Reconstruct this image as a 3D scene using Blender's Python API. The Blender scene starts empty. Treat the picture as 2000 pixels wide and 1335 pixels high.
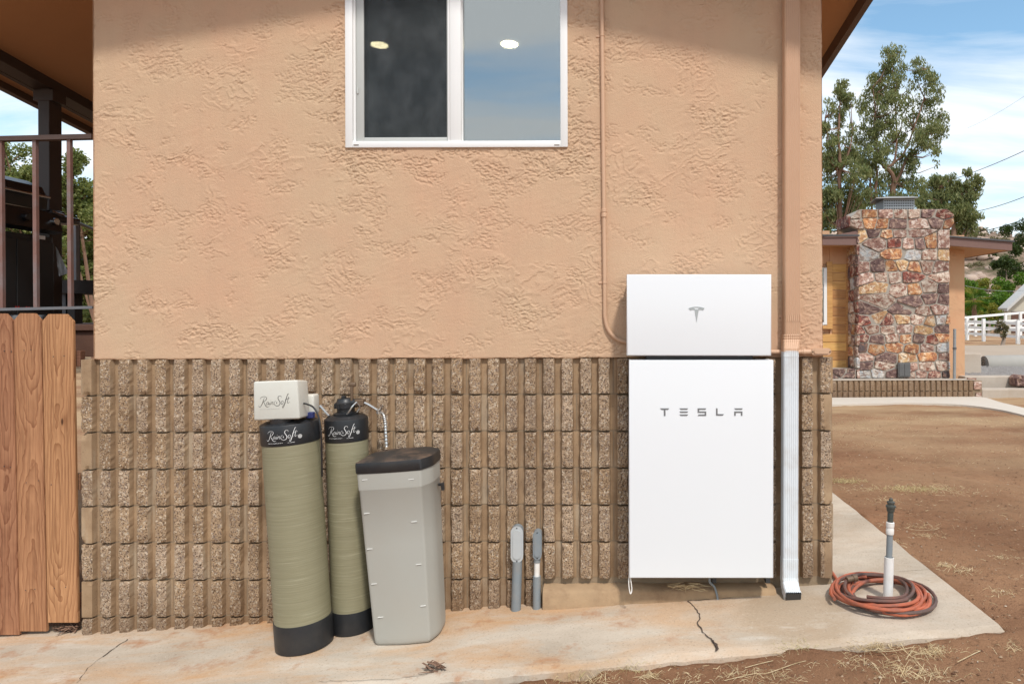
import bpy, bmesh, math, random
import numpy as np
from mathutils import Vector, Matrix, Euler, noise as mnoise

# ------------------------------------------------------------------ camera, sky, sun, exposure
S = bpy.context.scene
COL = S.collection
F = 2000.0 * 24.0 / 36.0          # focal length in photo pixels (24 mm)
VX, VY = 1195.0, 620.0            # principal point in the photo
EYE = 1.6
ROLL = 0.003
cam_d = bpy.data.cameras.new('camera')
cam_d.sensor_width = 36.0
cam_d.lens = 24.0
cam_d.shift_x = -(VX - 1000.0) / 2000.0
cam_d.shift_y = -(667.5 - VY) / 2000.0
cam_d.clip_start = 0.05
cam_d.clip_end = 3000.0
cam = bpy.data.objects.new('camera', cam_d)
cam.location = (0, 0, EYE)
cam.rotation_euler = (math.pi / 2, ROLL, 0)
COL.objects.link(cam)
S.camera = cam

SUN_DIR = Vector((0.42, -1.0, 1.5)).normalized()      # towards the sun
SUN_EL = math.asin(SUN_DIR.z)
SUN_ROT = math.atan2(SUN_DIR.x, SUN_DIR.y)
sun_d = bpy.data.lights.new('sun', 'SUN')
sun_d.energy = 2.3
sun_d.angle = math.radians(5.0)
sun_d.color = (1.0, 0.95, 0.88)
sun = bpy.data.objects.new('sun', sun_d)
sun.rotation_euler = SUN_DIR.to_track_quat('Z', 'Y').to_euler()
sun.location = (3, -8, 12)
COL.objects.link(sun)

W = bpy.data.worlds.new('World')
S.world = W
W.use_nodes = True
wn, wl = W.node_tree.nodes, W.node_tree.links
wn.clear()
w_out = wn.new('ShaderNodeOutputWorld')
w_bg = wn.new('ShaderNodeBackground')
w_bg.inputs['Strength'].default_value = 0.13
w_sky = wn.new('ShaderNodeTexSky')
w_sky.sky_type = 'NISHITA'
w_sky.sun_disc = False
w_sky.sun_elevation = SUN_EL
w_sky.sun_rotation = SUN_ROT
w_sky.air_density = 1.0
w_sky.dust_density = 0.6
w_sky.ozone_density = 1.0
w_tc = wn.new('ShaderNodeTexCoord')
w_sep = wn.new('ShaderNodeSeparateXYZ')
wl.new(w_tc.outputs['Generated'], w_sep.inputs[0])
w_add = wn.new('ShaderNodeMath'); w_add.operation = 'MAXIMUM'; w_add.inputs[1].default_value = 0.0
wl.new(w_sep.outputs['Z'], w_add.inputs[0])
w_add2 = wn.new('ShaderNodeMath'); w_add2.operation = 'ADD'; w_add2.inputs[1].default_value = 0.16
wl.new(w_add.outputs[0], w_add2.inputs[0])
w_dx = wn.new('ShaderNodeMath'); w_dx.operation = 'DIVIDE'
w_dy = wn.new('ShaderNodeMath'); w_dy.operation = 'DIVIDE'
wl.new(w_sep.outputs['X'], w_dx.inputs[0]); wl.new(w_add2.outputs[0], w_dx.inputs[1])
wl.new(w_sep.outputs['Y'], w_dy.inputs[0]); wl.new(w_add2.outputs[0], w_dy.inputs[1])
w_cmb = wn.new('ShaderNodeCombineXYZ')
wl.new(w_dx.outputs[0], w_cmb.inputs[0]); wl.new(w_dy.outputs[0], w_cmb.inputs[1])
w_map = wn.new('ShaderNodeMapping')
w_map.inputs['Location'].default_value = (1.3, 0.35, 0)
w_map.inputs['Rotation'].default_value = (0, 0, 0.18)
w_map.inputs['Scale'].default_value = (0.45, 1.25, 1)
wl.new(w_cmb.outputs[0], w_map.inputs[0])
w_no = wn.new('ShaderNodeTexNoise')
w_no.inputs['Scale'].default_value = 1.55
w_no.inputs['Detail'].default_value = 9
w_no.inputs['Roughness'].default_value = 0.56
w_no.inputs['Distortion'].default_value = 0.5
wl.new(w_map.outputs[0], w_no.inputs['Vector'])
w_rp = wn.new('ShaderNodeValToRGB')
w_rp.color_ramp.elements[0].position = 0.36
w_rp.color_ramp.elements[0].color = (0.06, 0.06, 0.06, 1)
w_rp.color_ramp.elements[1].position = 0.60
w_rp.color_ramp.elements[1].color = (0.93, 0.93, 0.93, 1)
wl.new(w_no.outputs['Fac'], w_rp.inputs[0])
w_mix = wn.new('ShaderNodeMixRGB')
w_mix.inputs[2].default_value = (6.6, 6.75, 6.9, 1)
wl.new(w_rp.outputs[0], w_mix.inputs[0])
w_hsv = wn.new('ShaderNodeHueSaturation'); w_hsv.inputs['Hue'].default_value = 0.485; w_hsv.inputs['Saturation'].default_value = 1.15; w_hsv.inputs['Value'].default_value = 1.15
wl.new(w_sky.outputs[0], w_hsv.inputs['Color'])
wl.new(w_hsv.outputs[0], w_mix.inputs[1])
wl.new(w_mix.outputs[0], w_bg.inputs[0])
wl.new(w_bg.outputs[0], w_out.inputs[0])

S.view_settings.view_transform = 'Standard'
S.view_settings.look = 'None'
S.view_settings.exposure = 0.45
S.view_settings.gamma = 1.0
S.view_settings.use_curve_mapping = False
S.cycles.max_bounces = 8
S.cycles.transparent_max_bounces = 24

# ------------------------------------------------------------------ helpers
rnd = random.Random(7)

def P(px, py, Y):
    """photo pixel on the plane at distance Y from the camera"""
    u, v = px - VX, py - VY
    u0, v0 = u - ROLL * v, v + ROLL * u
    return Vector((u0 / F * Y, Y, EYE - v0 / F * Y))

def slab_z(x):
    return 0.122 + 0.062 * (min(x, 1.9) - 1.22)

def PG(px, py):
    """photo pixel on the slab / near ground"""
    z = 0.1
    for _ in range(6):
        Y = (EYE - z) * F / max(1.0, (py - VY))
        p = P(px, py, Y)
        z = slab_z(p.x) if p.x < 1.81 else 0.12
    return P(px, py, Y)

def tag(o, label=None, cat=None, group=None, kind=None):
    if label: o['label'] = label
    if cat: o['category'] = cat
    if group: o['group'] = group
    if kind: o['kind'] = kind
    return o

def empty(name, loc=(0, 0, 0), label=None, cat=None, group=None, rot=(0, 0, 0)):
    o = bpy.data.objects.new(name, None)
    o.empty_display_size = 0.05
    o.location = loc
    o.rotation_euler = rot
    COL.objects.link(o)
    return tag(o, label, cat, group)

def link_mesh(name, me, mats, parent=None, loc=None, rot=None, smooth=False, angle=None):
    o = bpy.data.objects.new(name, me)
    if not isinstance(mats, (list, tuple)): mats = [mats]
    if len(me.materials) == 0:
        for m in mats: me.materials.append(m)
    COL.objects.link(o)
    if parent: o.parent = parent
    if loc is not None: o.location = loc
    if rot is not None: o.rotation_euler = rot
    if smooth:
        for p in me.polygons: p.use_smooth = True
        if angle: me.set_sharp_from_angle(angle=math.radians(angle))
    return o

def wparent(o, parent):
    """parent keeping coordinates given in world space (parents here are unrotated)"""
    o.parent = parent
    o.location = o.location - parent.location

class MB:
    """collects shapes for one mesh"""
    def __init__(self):
        self.v, self.f, self.m = [], [], []
        self.mi = 0
    def add(self, vs, fs, mi=None):
        n = len(self.v)
        self.v += [tuple(p) for p in vs]
        for f in fs:
            self.f.append([i + n for i in f]); self.m.append(self.mi if mi is None else mi)
        return self
    def box(self, x0, x1, y0, y1, z0, z1, mi=None):
        vs = [(x0, y0, z0), (x1, y0, z0), (x1, y1, z0), (x0, y1, z0), (x0, y0, z1), (x1, y0, z1), (x1, y1, z1), (x0, y1, z1)]
        return self.add(vs, [(0, 3, 2, 1), (4, 5, 6, 7), (0, 1, 5, 4), (1, 2, 6, 5), (2, 3, 7, 6), (3, 0, 4, 7)], mi)
    def rbox(self, x0, x1, y0, y1, z0, z1, r=0.005, seg=2, mi=None):
        bm = bmesh.new()
        bmesh.ops.create_cube(bm, size=1)
        for v in bm.verts:
            v.co = Vector((x0 + (v.co.x + .5) * (x1 - x0), y0 + (v.co.y + .5) * (y1 - y0), z0 + (v.co.z + .5) * (z1 - z0)))
        bmesh.ops.bevel(bm, geom=bm.edges[:], offset=r, segments=seg, affect='EDGES', profile=0.5)
        self.bm(bm, mi)
        return self
    def bm(self, bm, mi=None):
        bm.verts.ensure_lookup_table(); bm.verts.index_update()
        self.add([v.co[:] for v in bm.verts], [[v.index for v in f.verts] for f in bm.faces], mi)
        bm.free()
        return self
    def tube(self, pts, r, n=10, caps=True, mi=None, closed=False):
        pts = [Vector(p) for p in pts]
        k = len(pts)
        rs = r if isinstance(r, (list, tuple)) else [r] * k
        t0 = (pts[1] - pts[0]).normalized()
        up = Vector((0, 0, 1)) if abs(t0.z) < 0.9 else Vector((1, 0, 0))
        a = t0.cross(up).normalized()
        vs, fs = [], []
        for i, p in enumerate(pts):
            if closed: t = (pts[(i + 1) % k] - pts[i - 1]).normalized()
            elif i == 0: t = (pts[1] - p).normalized()
            elif i == k - 1: t = (p - pts[i - 1]).normalized()
            else: t = (pts[i + 1] - pts[i - 1]).normalized()
            a = (a - t * a.dot(t)).normalized()
            b = t.cross(a)
            for j in range(n):
                th = 2 * math.pi * j / n
                vs.append(p + (a * math.cos(th) + b * math.sin(th)) * rs[i])
        for i in range(k if closed else k - 1):
            for j in range(n):
                i2 = (i + 1) % k
                fs.append((i * n + j, i * n + (j + 1) % n, i2 * n + (j + 1) % n, i2 * n + j))
        if caps and not closed:
            fs.append(tuple(reversed(range(n)))); fs.append(tuple((k - 1) * n + j for j in range(n)))
        return self.add(vs, fs, mi)
    def lathe(self, prof, n=32, c=(0, 0, 0), axis='z', mi=None, caps=True):
        vs, fs = [], []
        for (r, h) in prof:
            for j in range(n):
                th = 2 * math.pi * j / n
                x, y = r * math.cos(th), r * math.sin(th)
                if axis == 'z': q = (c[0] + x, c[1] + y, c[2] + h)
                elif axis == 'y': q = (c[0] + x, c[1] + h, c[2] - y)
                else: q = (c[0] + h, c[1] + x, c[2] + y)
                vs.append(q)
        for i in range(len(prof) - 1):
            for j in range(n):
                fs.append((i * n + j, i * n + (j + 1) % n, (i + 1) * n + (j + 1) % n, (i + 1) * n + j))
        if caps:
            fs.append(tuple(reversed(range(n)))); fs.append(tuple((len(prof) - 1) * n + j for j in range(n)))
        return self.add(vs, fs, mi)
    def prism(self, poly, y0, y1, mi=None):
        """polygon given as (x,z) extruded in y"""
        n = len(poly)
        vs = [(x, y0, z) for x, z in poly] + [(x, y1, z) for x, z in poly]
        fs = [tuple(range(n)), tuple(reversed(range(n, 2 * n)))]
        for i in range(n): fs.append((i, i + n, (i + 1) % n + n, (i + 1) % n))
        return self.add(vs, fs, mi)
    def mesh(self, name):
        me = bpy.data.meshes.new(name)
        me.from_pydata(self.v, [], self.f)
        me.update()
        if any(self.m): me.polygons.foreach_set('material_index', self.m)
        bm = bmesh.new(); bm.from_mesh(me)
        bmesh.ops.recalc_face_normals(bm, faces=bm.faces[:])
        bm.to_mesh(me); bm.free()
        return me
    def build(self, name, mats, parent=None, loc=None, rot=None, smooth=False, angle=35):
        return link_mesh(name, self.mesh(name), mats, parent, loc, rot, smooth, angle)

def np_mesh(name, V, Fq):
    """mesh from numpy arrays, all faces the same size"""
    me = bpy.data.meshes.new(name)
    V = np.asarray(V, dtype=np.float32); Fq = np.asarray(Fq, dtype=np.int32)
    k = Fq.shape[1]
    me.vertices.add(len(V)); me.vertices.foreach_set('co', V.ravel())
    me.loops.add(Fq.size); me.loops.foreach_set('vertex_index', Fq.ravel())
    me.polygons.add(len(Fq))
    me.polygons.foreach_set('loop_start', np.arange(0, Fq.size, k, dtype=np.int32))
    me.update(calc_edges=True)
    return me

def catmull(pts, n=8):
    pts = [Vector(p) for p in pts]
    out = []
    q = [2 * pts[0] - pts[1]] + pts + [2 * pts[-1] - pts[-2]]
    for i in range(1, len(q) - 2):
        a, b, c, d = q[i - 1], q[i], q[i + 1], q[i + 2]
        for k in range(n):
            t = k / n
            out.append(0.5 * ((2 * b) + (c - a) * t + (2 * a - 5 * b + 4 * c - d) * t * t + (3 * b - a - 3 * c + d) * t ** 3))
    out.append(pts[-1])
    return out

# ------------------------------------------------------------------ materials
class NT:
    def __init__(self, name):
        self.mat = bpy.data.materials.new(name)
        self.mat.use_nodes = True
        self.t = self.mat.node_tree
        self.n, self.l = self.t.nodes, self.t.links
        self.n.clear()
        self.out = self.n.new('ShaderNodeOutputMaterial')
    def _in(self, sock, val):
        if val is None: return
        if isinstance(val, bpy.types.NodeSocket): self.l.new(val, sock)
        else:
            if isinstance(val, (tuple, list)) and sock.type == 'RGBA' and len(val) == 3: val = (*val, 1)
            sock.default_value = val
    def pos(self): return self.n.new('ShaderNodeNewGeometry').outputs['Position']
    def obj(self): return self.n.new('ShaderNodeTexCoord').outputs['Object']
    def island(self): return self.n.new('ShaderNodeNewGeometry').outputs['Random Per Island']
    def orand(self): return self.n.new('ShaderNodeObjectInfo').outputs['Random']
    def sep(self, v):
        s = self.n.new('ShaderNodeSeparateXYZ'); self._in(s.inputs[0], v); return s.outputs
    def comb(self, x=0, y=0, z=0):
        s = self.n.new('ShaderNodeCombineXYZ')
        for i, a in enumerate((x, y, z)): self._in(s.inputs[i], a)
        return s.outputs[0]
    def map(self, v, scale=(1, 1, 1), rot=(0, 0, 0), loc=(0, 0, 0)):
        m = self.n.new('ShaderNodeMapping'); self._in(m.inputs[0], v)
        m.inputs['Location'].default_value = loc; m.inputs['Rotation'].default_value = rot; m.inputs['Scale'].default_value = scale
        return m.outputs[0]
    def vadd(self, a, b, op='ADD'):
        m = self.n.new('ShaderNodeVectorMath'); m.operation = op
        self._in(m.inputs[0], a); self._in(m.inputs[1], b); return m.outputs[0]
    def noise(self, v, scale=5, detail=4, rough=0.5, dist=0.0, color=False):
        m = self.n.new('ShaderNodeTexNoise'); self._in(m.inputs['Vector'], v)
        m.inputs['Scale'].default_value = scale; m.inputs['Detail'].default_value = detail
        m.inputs['Roughness'].default_value = rough; m.inputs['Distortion'].default_value = dist
        return m.outputs['Color' if color else 'Fac']
    def vor(self, v, scale=5, feature='F1', out='Distance', rnd_=1.0):
        m = self.n.new('ShaderNodeTexVoronoi'); self._in(m.inputs['Vector'], v)
        m.feature = feature; m.inputs['Scale'].default_value = scale; m.inputs['Randomness'].default_value = rnd_
        return m.outputs[out]
    def math(self, op, a, b=None, c=None, clamp=False):
        m = self.n.new('ShaderNodeMath'); m.operation = op; m.use_clamp = clamp
        self._in(m.inputs[0], a); self._in(m.inputs[1], b)
        if c is not None: self._in(m.inputs[2], c)
        return m.outputs[0]
    def ramp(self, fac, stops, interp='LINEAR'):
        m = self.n.new('ShaderNodeValToRGB'); self._in(m.inputs[0], fac)
        cr = m.color_ramp; cr.interpolation = interp
        while len(cr.elements) < len(stops): cr.elements.new(0.5)
        for e, (p, c) in zip(cr.elements, stops):
            e.position = p
            e.color = (c, c, c, 1) if isinstance(c, (int, float)) else (*c, 1)
        return m.outputs[0]
    def mix(self, a, b, fac, blend='MIX'):
        m = self.n.new('ShaderNodeMixRGB'); m.blend_type = blend
        self._in(m.inputs[0], fac); self._in(m.inputs[1], a); self._in(m.inputs[2], b)
        return m.outputs[0]
    def bump(self, h, strength=0.5, dist=0.01, normal=None):
        m = self.n.new('ShaderNodeBump'); m.inputs['Strength'].default_value = strength
        m.inputs['Distance'].default_value = dist
        self._in(m.inputs['Height'], h); self._in(m.inputs['Normal'], normal)
        return m.outputs[0]
    def hsv(self, c, h=0.5, s=1.0, v=1.0):
        m = self.n.new('ShaderNodeHueSaturation')
        self._in(m.inputs['Hue'], h); self._in(m.inputs['Saturation'], s); self._in(m.inputs['Value'], v); self._in(m.inputs['Color'], c)
        return m.outputs[0]
    def bsdf(self, color, rough=0.7, metal=0.0, normal=None, spec=0.5, coat=0.0):
        b = self.n.new('ShaderNodeBsdfPrincipled')
        self._in(b.inputs['Base Color'], color); self._in(b.inputs['Roughness'], rough)
        self._in(b.inputs['Metallic'], metal); self._in(b.inputs['Normal'], normal)
        b.inputs['Specular IOR Level'].default_value = spec
        if coat: b.inputs['Coat Weight'].default_value = coat
        self.l.new(b.outputs[0], self.out.inputs[0])
        return b
    def done(self): return self.mat

def simple(name, col, rough=0.6, metal=0.0, spec=0.5, var=0.08, vscale=6.0, bump=0.0, bscale=120.0, dirt=None, dirt_amt=0.35, dscale=3.0):
    t = NT(name); o = t.obj()
    o2 = t.vadd(o, t.comb(t.math('MULTIPLY', t.orand(), 31.0), t.math('MULTIPLY', t.orand(), 17.0), 0))
    n = t.noise(o2, vscale, 5, 0.6)
    c = t.mix(tuple(max(0, x * (1 - var)) for x in col), tuple(min(1, x * (1 + var)) for x in col), n)
    if dirt:
        d = t.ramp(t.noise(o2, dscale, 7, 0.68), [(0.45, 0.0), (0.75, dirt_amt)])
        c = t.mix(c, dirt, d)
    nr = t.bump(t.noise(o2, bscale, 4, 0.6), bump, 0.004) if bump else None
    r = t.math('ADD', rough - 0.06, t.math('MULTIPLY', n, 0.12))
    t.bsdf(c, r, metal, nr, spec)
    return t.done()

def make_stucco(name, col, grain=1.0, lo=0.0):
    t = NT(name); p = t.pos()
    w1 = t.vadd(p, t.vadd(t.noise(p, 2.2, 3, 0.5, color=True), (0.5, 0.5, 0.5), 'SUBTRACT'), 'ADD')
    pm = t.map(w1, scale=(0.72, 1.0, 1.15), rot=(0, 0.25, 0))
    big = t.noise(pm, 2.6, 8, 0.60, 0.35)
    fine = t.noise(p, 46, 4, 0.62, 0.9)
    # torn trowel ledges: sharp drops along the level lines of a wandering noise
    led = t.math('FRACT', t.math('MULTIPLY', t.math('ADD', big, t.math('MULTIPLY', fine, 0.014)), 8.0))
    led = t.ramp(led, [(0.0, 0.0), (0.86, 0.55), (0.955, 1.0), (1.0, 0.0)])
    ledm = t.ramp(t.noise(p, 2.1, 4, 0.6), [(0.46, 0.0), (0.64, 1.0)])
    led = t.math('MULTIPLY', led, ledm)
    # crumbly lace where the trowel skipped
    lace = t.noise(t.map(w1, scale=(0.8, 1, 1.5), rot=(0, 0.2, 0)), 42, 7, 0.66, 1.3)
    lace = t.ramp(lace, [(0.38, 0.0), (0.45, 0.9), (0.62, 1.0)])
    pat = t.noise(t.map(p, scale=(0.75, 1, 1.1), loc=(3.1, 0, 1.7)), 4.6, 6, 0.66, 0.7)
    patm = t.ramp(pat, [(0.50, 0.0), (0.66, 1.0)])
    # the plaster is roughest round the window opening
    ps = t.sep(p)
    lace = t.math('MULTIPLY', t.math('SUBTRACT', lace, 1.0), patm)
    grainn = t.noise(p, 240, 4, 0.7)
    streak = t.noise(t.map(w1, scale=(1.0, 1, 8.0), rot=(0, 0.35, 0)), 9, 4, 0.6)
    h = t.math('ADD', t.math('MULTIPLY', led, 0.85), t.math('MULTIPLY', lace, 0.85))
    h = t.math('ADD', h, t.math('MULTIPLY', streak, 0.30))
    h = t.math('ADD', h, t.math('MULTIPLY', fine, 0.16))
    h = t.math('ADD', h, t.math('MULTIPLY', grainn, 0.34 * grain))
    nr = t.bump(h, 0.74 * grain, 0.0068)
    tone = t.noise(p, 1.6, 5, 0.6)
    c = t.mix(tuple(x * a for x, a in zip(col, (1.03, 0.955, 0.93))), tuple(x * a for x, a in zip(col, (0.985, 1.05, 1.03))), t.ramp(tone, [(0.35, 0.0), (0.65, 1.0)]))
    c = t.mix(c, tuple(x * 0.93 for x in col), t.ramp(t.noise(p, 60, 3, 0.6), [(0.45, 0.0), (0.8, 0.5)]))
    t.bsdf(c, 0.86, 0, nr, 0.25)
    return t.done()

def make_block(name, rough_face):
    t = NT(name); o = t.obj(); r = t.orand()
    o = t.vadd(o, t.comb(t.math('MULTIPLY', r, 37.0), t.math('MULTIPLY', r, 13.0), t.math('MULTIPLY', r, 53.0)))
    tone = t.noise(o, 7, 4, 0.6)
    p = t.pos(); pz = t.sep(p)
    if rough_face:
        base = t.mix((0.37, 0.245, 0.145), (0.57, 0.395, 0.245), t.ramp(tone, [(0.3, 0), (0.7, 1)]))
        base = t.mix(base, t.hsv(base, 0.5, 0.75, 1.1), t.math('MULTIPLY', r, 0.7))
        sp = t.noise(o, 150, 3, 0.65)
        c = t.mix(base, (0.085, 0.05, 0.03), t.ramp(sp, [(0.38, 1.0), (0.50, 0.0)]))
        sp2 = t.vor(o, 120, 'F1', 'Color')
        s2 = t.sep(sp2)
        c = t.mix(c, (0.66, 0.55, 0.42), t.ramp(s2[0], [(0.84, 0.0), (0.9, 0.75)]))
        c = t.mix(c, (0.26, 0.20, 0.17), t.ramp(s2[1], [(0.84, 0.0), (0.9, 0.6)]))
        h = t.math('ADD', t.noise(o, 95, 5, 0.7), t.math('MULTIPLY', sp, 0.8))
        nr = t.bump(h, 1.0, 0.010)
    else:
        base = t.mix((0.26, 0.17, 0.10), (0.41, 0.285, 0.175), t.ramp(tone, [(0.3, 0), (0.7, 1)]))
        base = t.mix(base, (0.46, 0.40, 0.31), t.ramp(t.noise(t.map(o, scale=(5, 5, 0.7)), 3.0, 4, 0.6), [(0.52, 0), (0.72, 0.55)]))
        pit = t.noise(o, 170, 2, 0.5)
        c = t.mix(base, (0.10, 0.065, 0.04), t.ramp(pit, [(0.27, 0.8), (0.34, 0.0)]))
        nr = t.bump(t.math('ADD', t.noise(o, 140, 4, 0.6), t.math('MULTIPLY', t.noise(t.map(o, scale=(40, 40, 2)), 3, 3), 0.4)), 0.4, 0.004)
    c = t.mix(c, (0.17, 0.11, 0.07), t.ramp(t.noise(t.map(p, scale=(1.4, 1, 0.6)), 2.2, 6, 0.65), [(0.50, 0.0), (0.72, 0.45)]))
    # damp earth splashed on the lowest courses
    low = t.math('SUBTRACT', pz[2], t.math('MULTIPLY', pz[0], 0.062))
    low = t.math('ADD', low, t.math('MULTIPLY', t.noise(p, 9, 4, 0.65), 0.22))
    c = t.mix(c, (0.155, 0.088, 0.048), t.ramp(low, [(0.10, 0.62), (0.42, 0.0)]))
    t.bsdf(c, 0.92, 0, nr, 0.15)
    return t.done()

def make_slab(name):
    t = NT(name); p = t.pos()
    n1 = t.noise(t.map(p, scale=(0.7, 1.3, 1)), 2.1, 7, 0.62, 0.4)
    c = t.mix((0.40, 0.335, 0.262), (0.56, 0.485, 0.395), t.ramp(n1, [(0.33, 0), (0.66, 1)]))
    st = t.noise(t.map(p, scale=(0.55, 1.5, 1), rot=(0, 0, 0.25), loc=(5.2, 1.3, 0)), 1.9, 8, 0.66, 0.5)
    # the rust stains lie along the water softener side of the wall
    px = t.sep(p)
    side = t.ramp(t.math('MULTIPLY', t.math('ADD', px[0], 4.0), 0.16), [(0.1, 1.0), (0.62, 0.9), (0.80, 0.2), (1.0, 0.15)])
    c = t.mix(c, (0.50, 0.275, 0.12), t.math('MULTIPLY', t.ramp(st, [(0.42, 0.0), (0.63, 0.82)]), side))
    ru = t.noise(t.map(p, loc=(1.2, 8.1, 0)), 4.5, 6, 0.65)
    c = t.mix(c, (0.36, 0.15, 0.055), t.math('MULTIPLY', t.ramp(ru, [(0.56, 0.0), (0.70, 0.8)]), side))
    # sand washed out of the downspout
    dd = t.n.new('ShaderNodeVectorMath'); dd.operation = 'DISTANCE'
    t._in(dd.inputs[0], t.map(p, scale=(1.0, 0.8, 0.0))); dd.inputs[1].default_value = (0.92, 2.74, 0.0)
    ds_ = t.math('ADD', dd.outputs['Value'], t.math('MULTIPLY', t.math('SUBTRACT', t.noise(p, 6, 5, 0.65), 0.5), 0.28))
    c = t.mix(c, (0.36, 0.265, 0.175), t.ramp(ds_, [(0.20, 0.72), (0.32, 0.0)]))
    wh = t.noise(t.map(p, scale=(0.6, 1.6, 1), loc=(9, 2, 0)), 3.3, 8, 0.7)
    c = t.mix(c, (0.64, 0.60, 0.53), t.ramp(wh, [(0.57, 0.0), (0.76, 0.55)]))
    sp = t.noise(p, 95, 4, 0.75)
    c = t.mix(c, (0.20, 0.155, 0.115), t.ramp(sp, [(0.30, 0.75), (0.43, 0.0)]))
    c = t.mix(c, (0.66, 0.60, 0.51), t.ramp(sp, [(0.60, 0.0), (0.70, 0.5)]))
    nr = t.bump(t.math('ADD', t.noise(p, 40, 5, 0.65), t.math('MULTIPLY', sp, 0.6)), 0.35, 0.004)
    t.bsdf(c, 0.9, 0, nr, 0.2)
    return t.done()

def make_dirt(name):
    t = NT(name); p = t.pos()
    a = t.noise(p, 0.8, 7, 0.62, 0.3)
    c = t.mix((0.185, 0.086, 0.046), (0.35, 0.188, 0.104), t.ramp(a, [(0.33, 0), (0.68, 1)]))
    b = t.noise(p, 18, 6, 0.7)
    c = t.mix(c, (0.085, 0.038, 0.02), t.ramp(b, [(0.30, 0.7), (0.46, 0.0)]))
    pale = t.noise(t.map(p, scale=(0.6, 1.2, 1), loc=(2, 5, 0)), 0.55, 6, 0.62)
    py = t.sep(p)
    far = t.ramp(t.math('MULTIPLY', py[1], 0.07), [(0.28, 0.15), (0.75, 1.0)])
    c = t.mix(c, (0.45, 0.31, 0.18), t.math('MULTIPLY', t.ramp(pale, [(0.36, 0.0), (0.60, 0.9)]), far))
    straw = t.noise(p, 75, 4, 0.75)
    c = t.mix(c, (0.48, 0.36, 0.21), t.ramp(straw, [(0.62, 0.0), (0.72, 0.55)]))
    peb = t.vor(p, 55, 'F1', 'Distance')
    pm = t.ramp(t.sep(t.vor(p, 55, 'F1', 'Color'))[0], [(0.86, 0.0), (0.88, 1.0)])
    pmask = t.math('MULTIPLY', t.ramp(peb, [(0.22, 1.0), (0.34, 0.0)]), pm)
    c = t.mix(c, (0.42, 0.29, 0.19), t.math('MULTIPLY', pmask, 0.7))
    h = t.math('ADD', t.math('MULTIPLY', b, 0.7), t.math('MULTIPLY', t.noise(p, 90, 5, 0.75), 0.7))
    h = t.math('ADD', h, t.math('MULTIPLY', pmask, 0.6))
    nr = t.bump(h, 1.0, 0.018)
    t.bsdf(c, 0.97, 0, nr, 0.1)
    return t.done()

def make_wood(name, light, dark, ring=85.0, grey=0.0, knots=True, axis='z'):
    t = NT(name); o = t.obj(); r = t.orand()
    s = t.sep(o)
    if axis == 'z': ax, ay, az = s[0], s[1], s[2]
    else: ax, ay, az = s[2], s[1], s[0]
    off = t.math('MULTIPLY', r, 41.0)
    vv = t.comb(ax, ay, t.math('ADD', az, off))
    wob = t.math('SUBTRACT', t.noise(t.map(vv, scale=(3, 3, 1.6)), 1.5, 4, 0.55), 0.5)
    kd = t.vor(t.map(vv, scale=(1.0, 0.05, 0.33)), 9.0, 'F1', 'Distance')
    kd2 = t.ramp(kd, [(0.0, 1.0), (0.30, 0.0)], 'EASE')
    x = t.math('ADD', ax, t.math('MULTIPLY', t.math('SUBTRACT', r, 0.5), 0.10))
    d = t.math('ADD', 0.02, t.math('ADD', t.math('MULTIPLY', t.math('SINE', t.math('ADD', t.math('MULTIPLY', az, 2.1), off)), 0.055), t.math('MULTIPLY', wob, 0.11)))
    rr = t.math('SQRT', t.math('ADD', t.math('POWER', x, 2.0), t.math('POWER', d, 2.0)))
    rr = t.math('ADD', rr, t.math('MULTIPLY', kd2, 0.022))
    ri = t.math('FRACT', t.math('MULTIPLY', rr, ring))
    rim = t.ramp(ri, [(0.0, 0.0), (0.7, 0.45), (0.93, 1.0), (1.0, 0.0)])
    fib = t.noise(t.map(vv, scale=(1, 1, 0.03)), 160, 4, 0.6)
    big = t.noise(t.map(vv, scale=(4, 4, 0.8)), 1.6, 5, 0.6)
    c = t.mix(light, dark, t.math('MULTIPLY', rim, 0.75))
    c = t.mix(c, tuple(x_ * 0.6 for x_ in dark), t.ramp(fib, [(0.36, 0.45), (0.55, 0.0)]))
    c = t.mix(c, tuple(min(1, x_ * 1.25) for x_ in light), t.ramp(big, [(0.5, 0.0), (0.75, 0.5)]))
    if knots:
        k = t.ramp(kd, [(0.0, 1.0), (0.035, 0.95), (0.075, 0.0)])
        c = t.mix(c, tuple(x_ * 0.28 for x_ in dark), k)
    if grey:
        c = t.mix(c, (0.34, 0.31, 0.28), t.ramp(t.noise(t.map(vv, scale=(3, 3, 0.7)), 3, 6, 0.65), [(0.45, 0.0), (0.75, grey)]))
    c = t.hsv(c, t.math('ADD', 0.488, t.math('MULTIPLY', r, 0.02)), 1.0, t.math('ADD', 0.72, t.math('MULTIPLY', r, 0.5)))
    nr = t.bump(t.math('ADD', t.math('MULTIPLY', rim, -0.5), fib), 0.3, 0.002)
    t.bsdf(c, 0.72, 0, nr, 0.3)
    return t.done()

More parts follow.
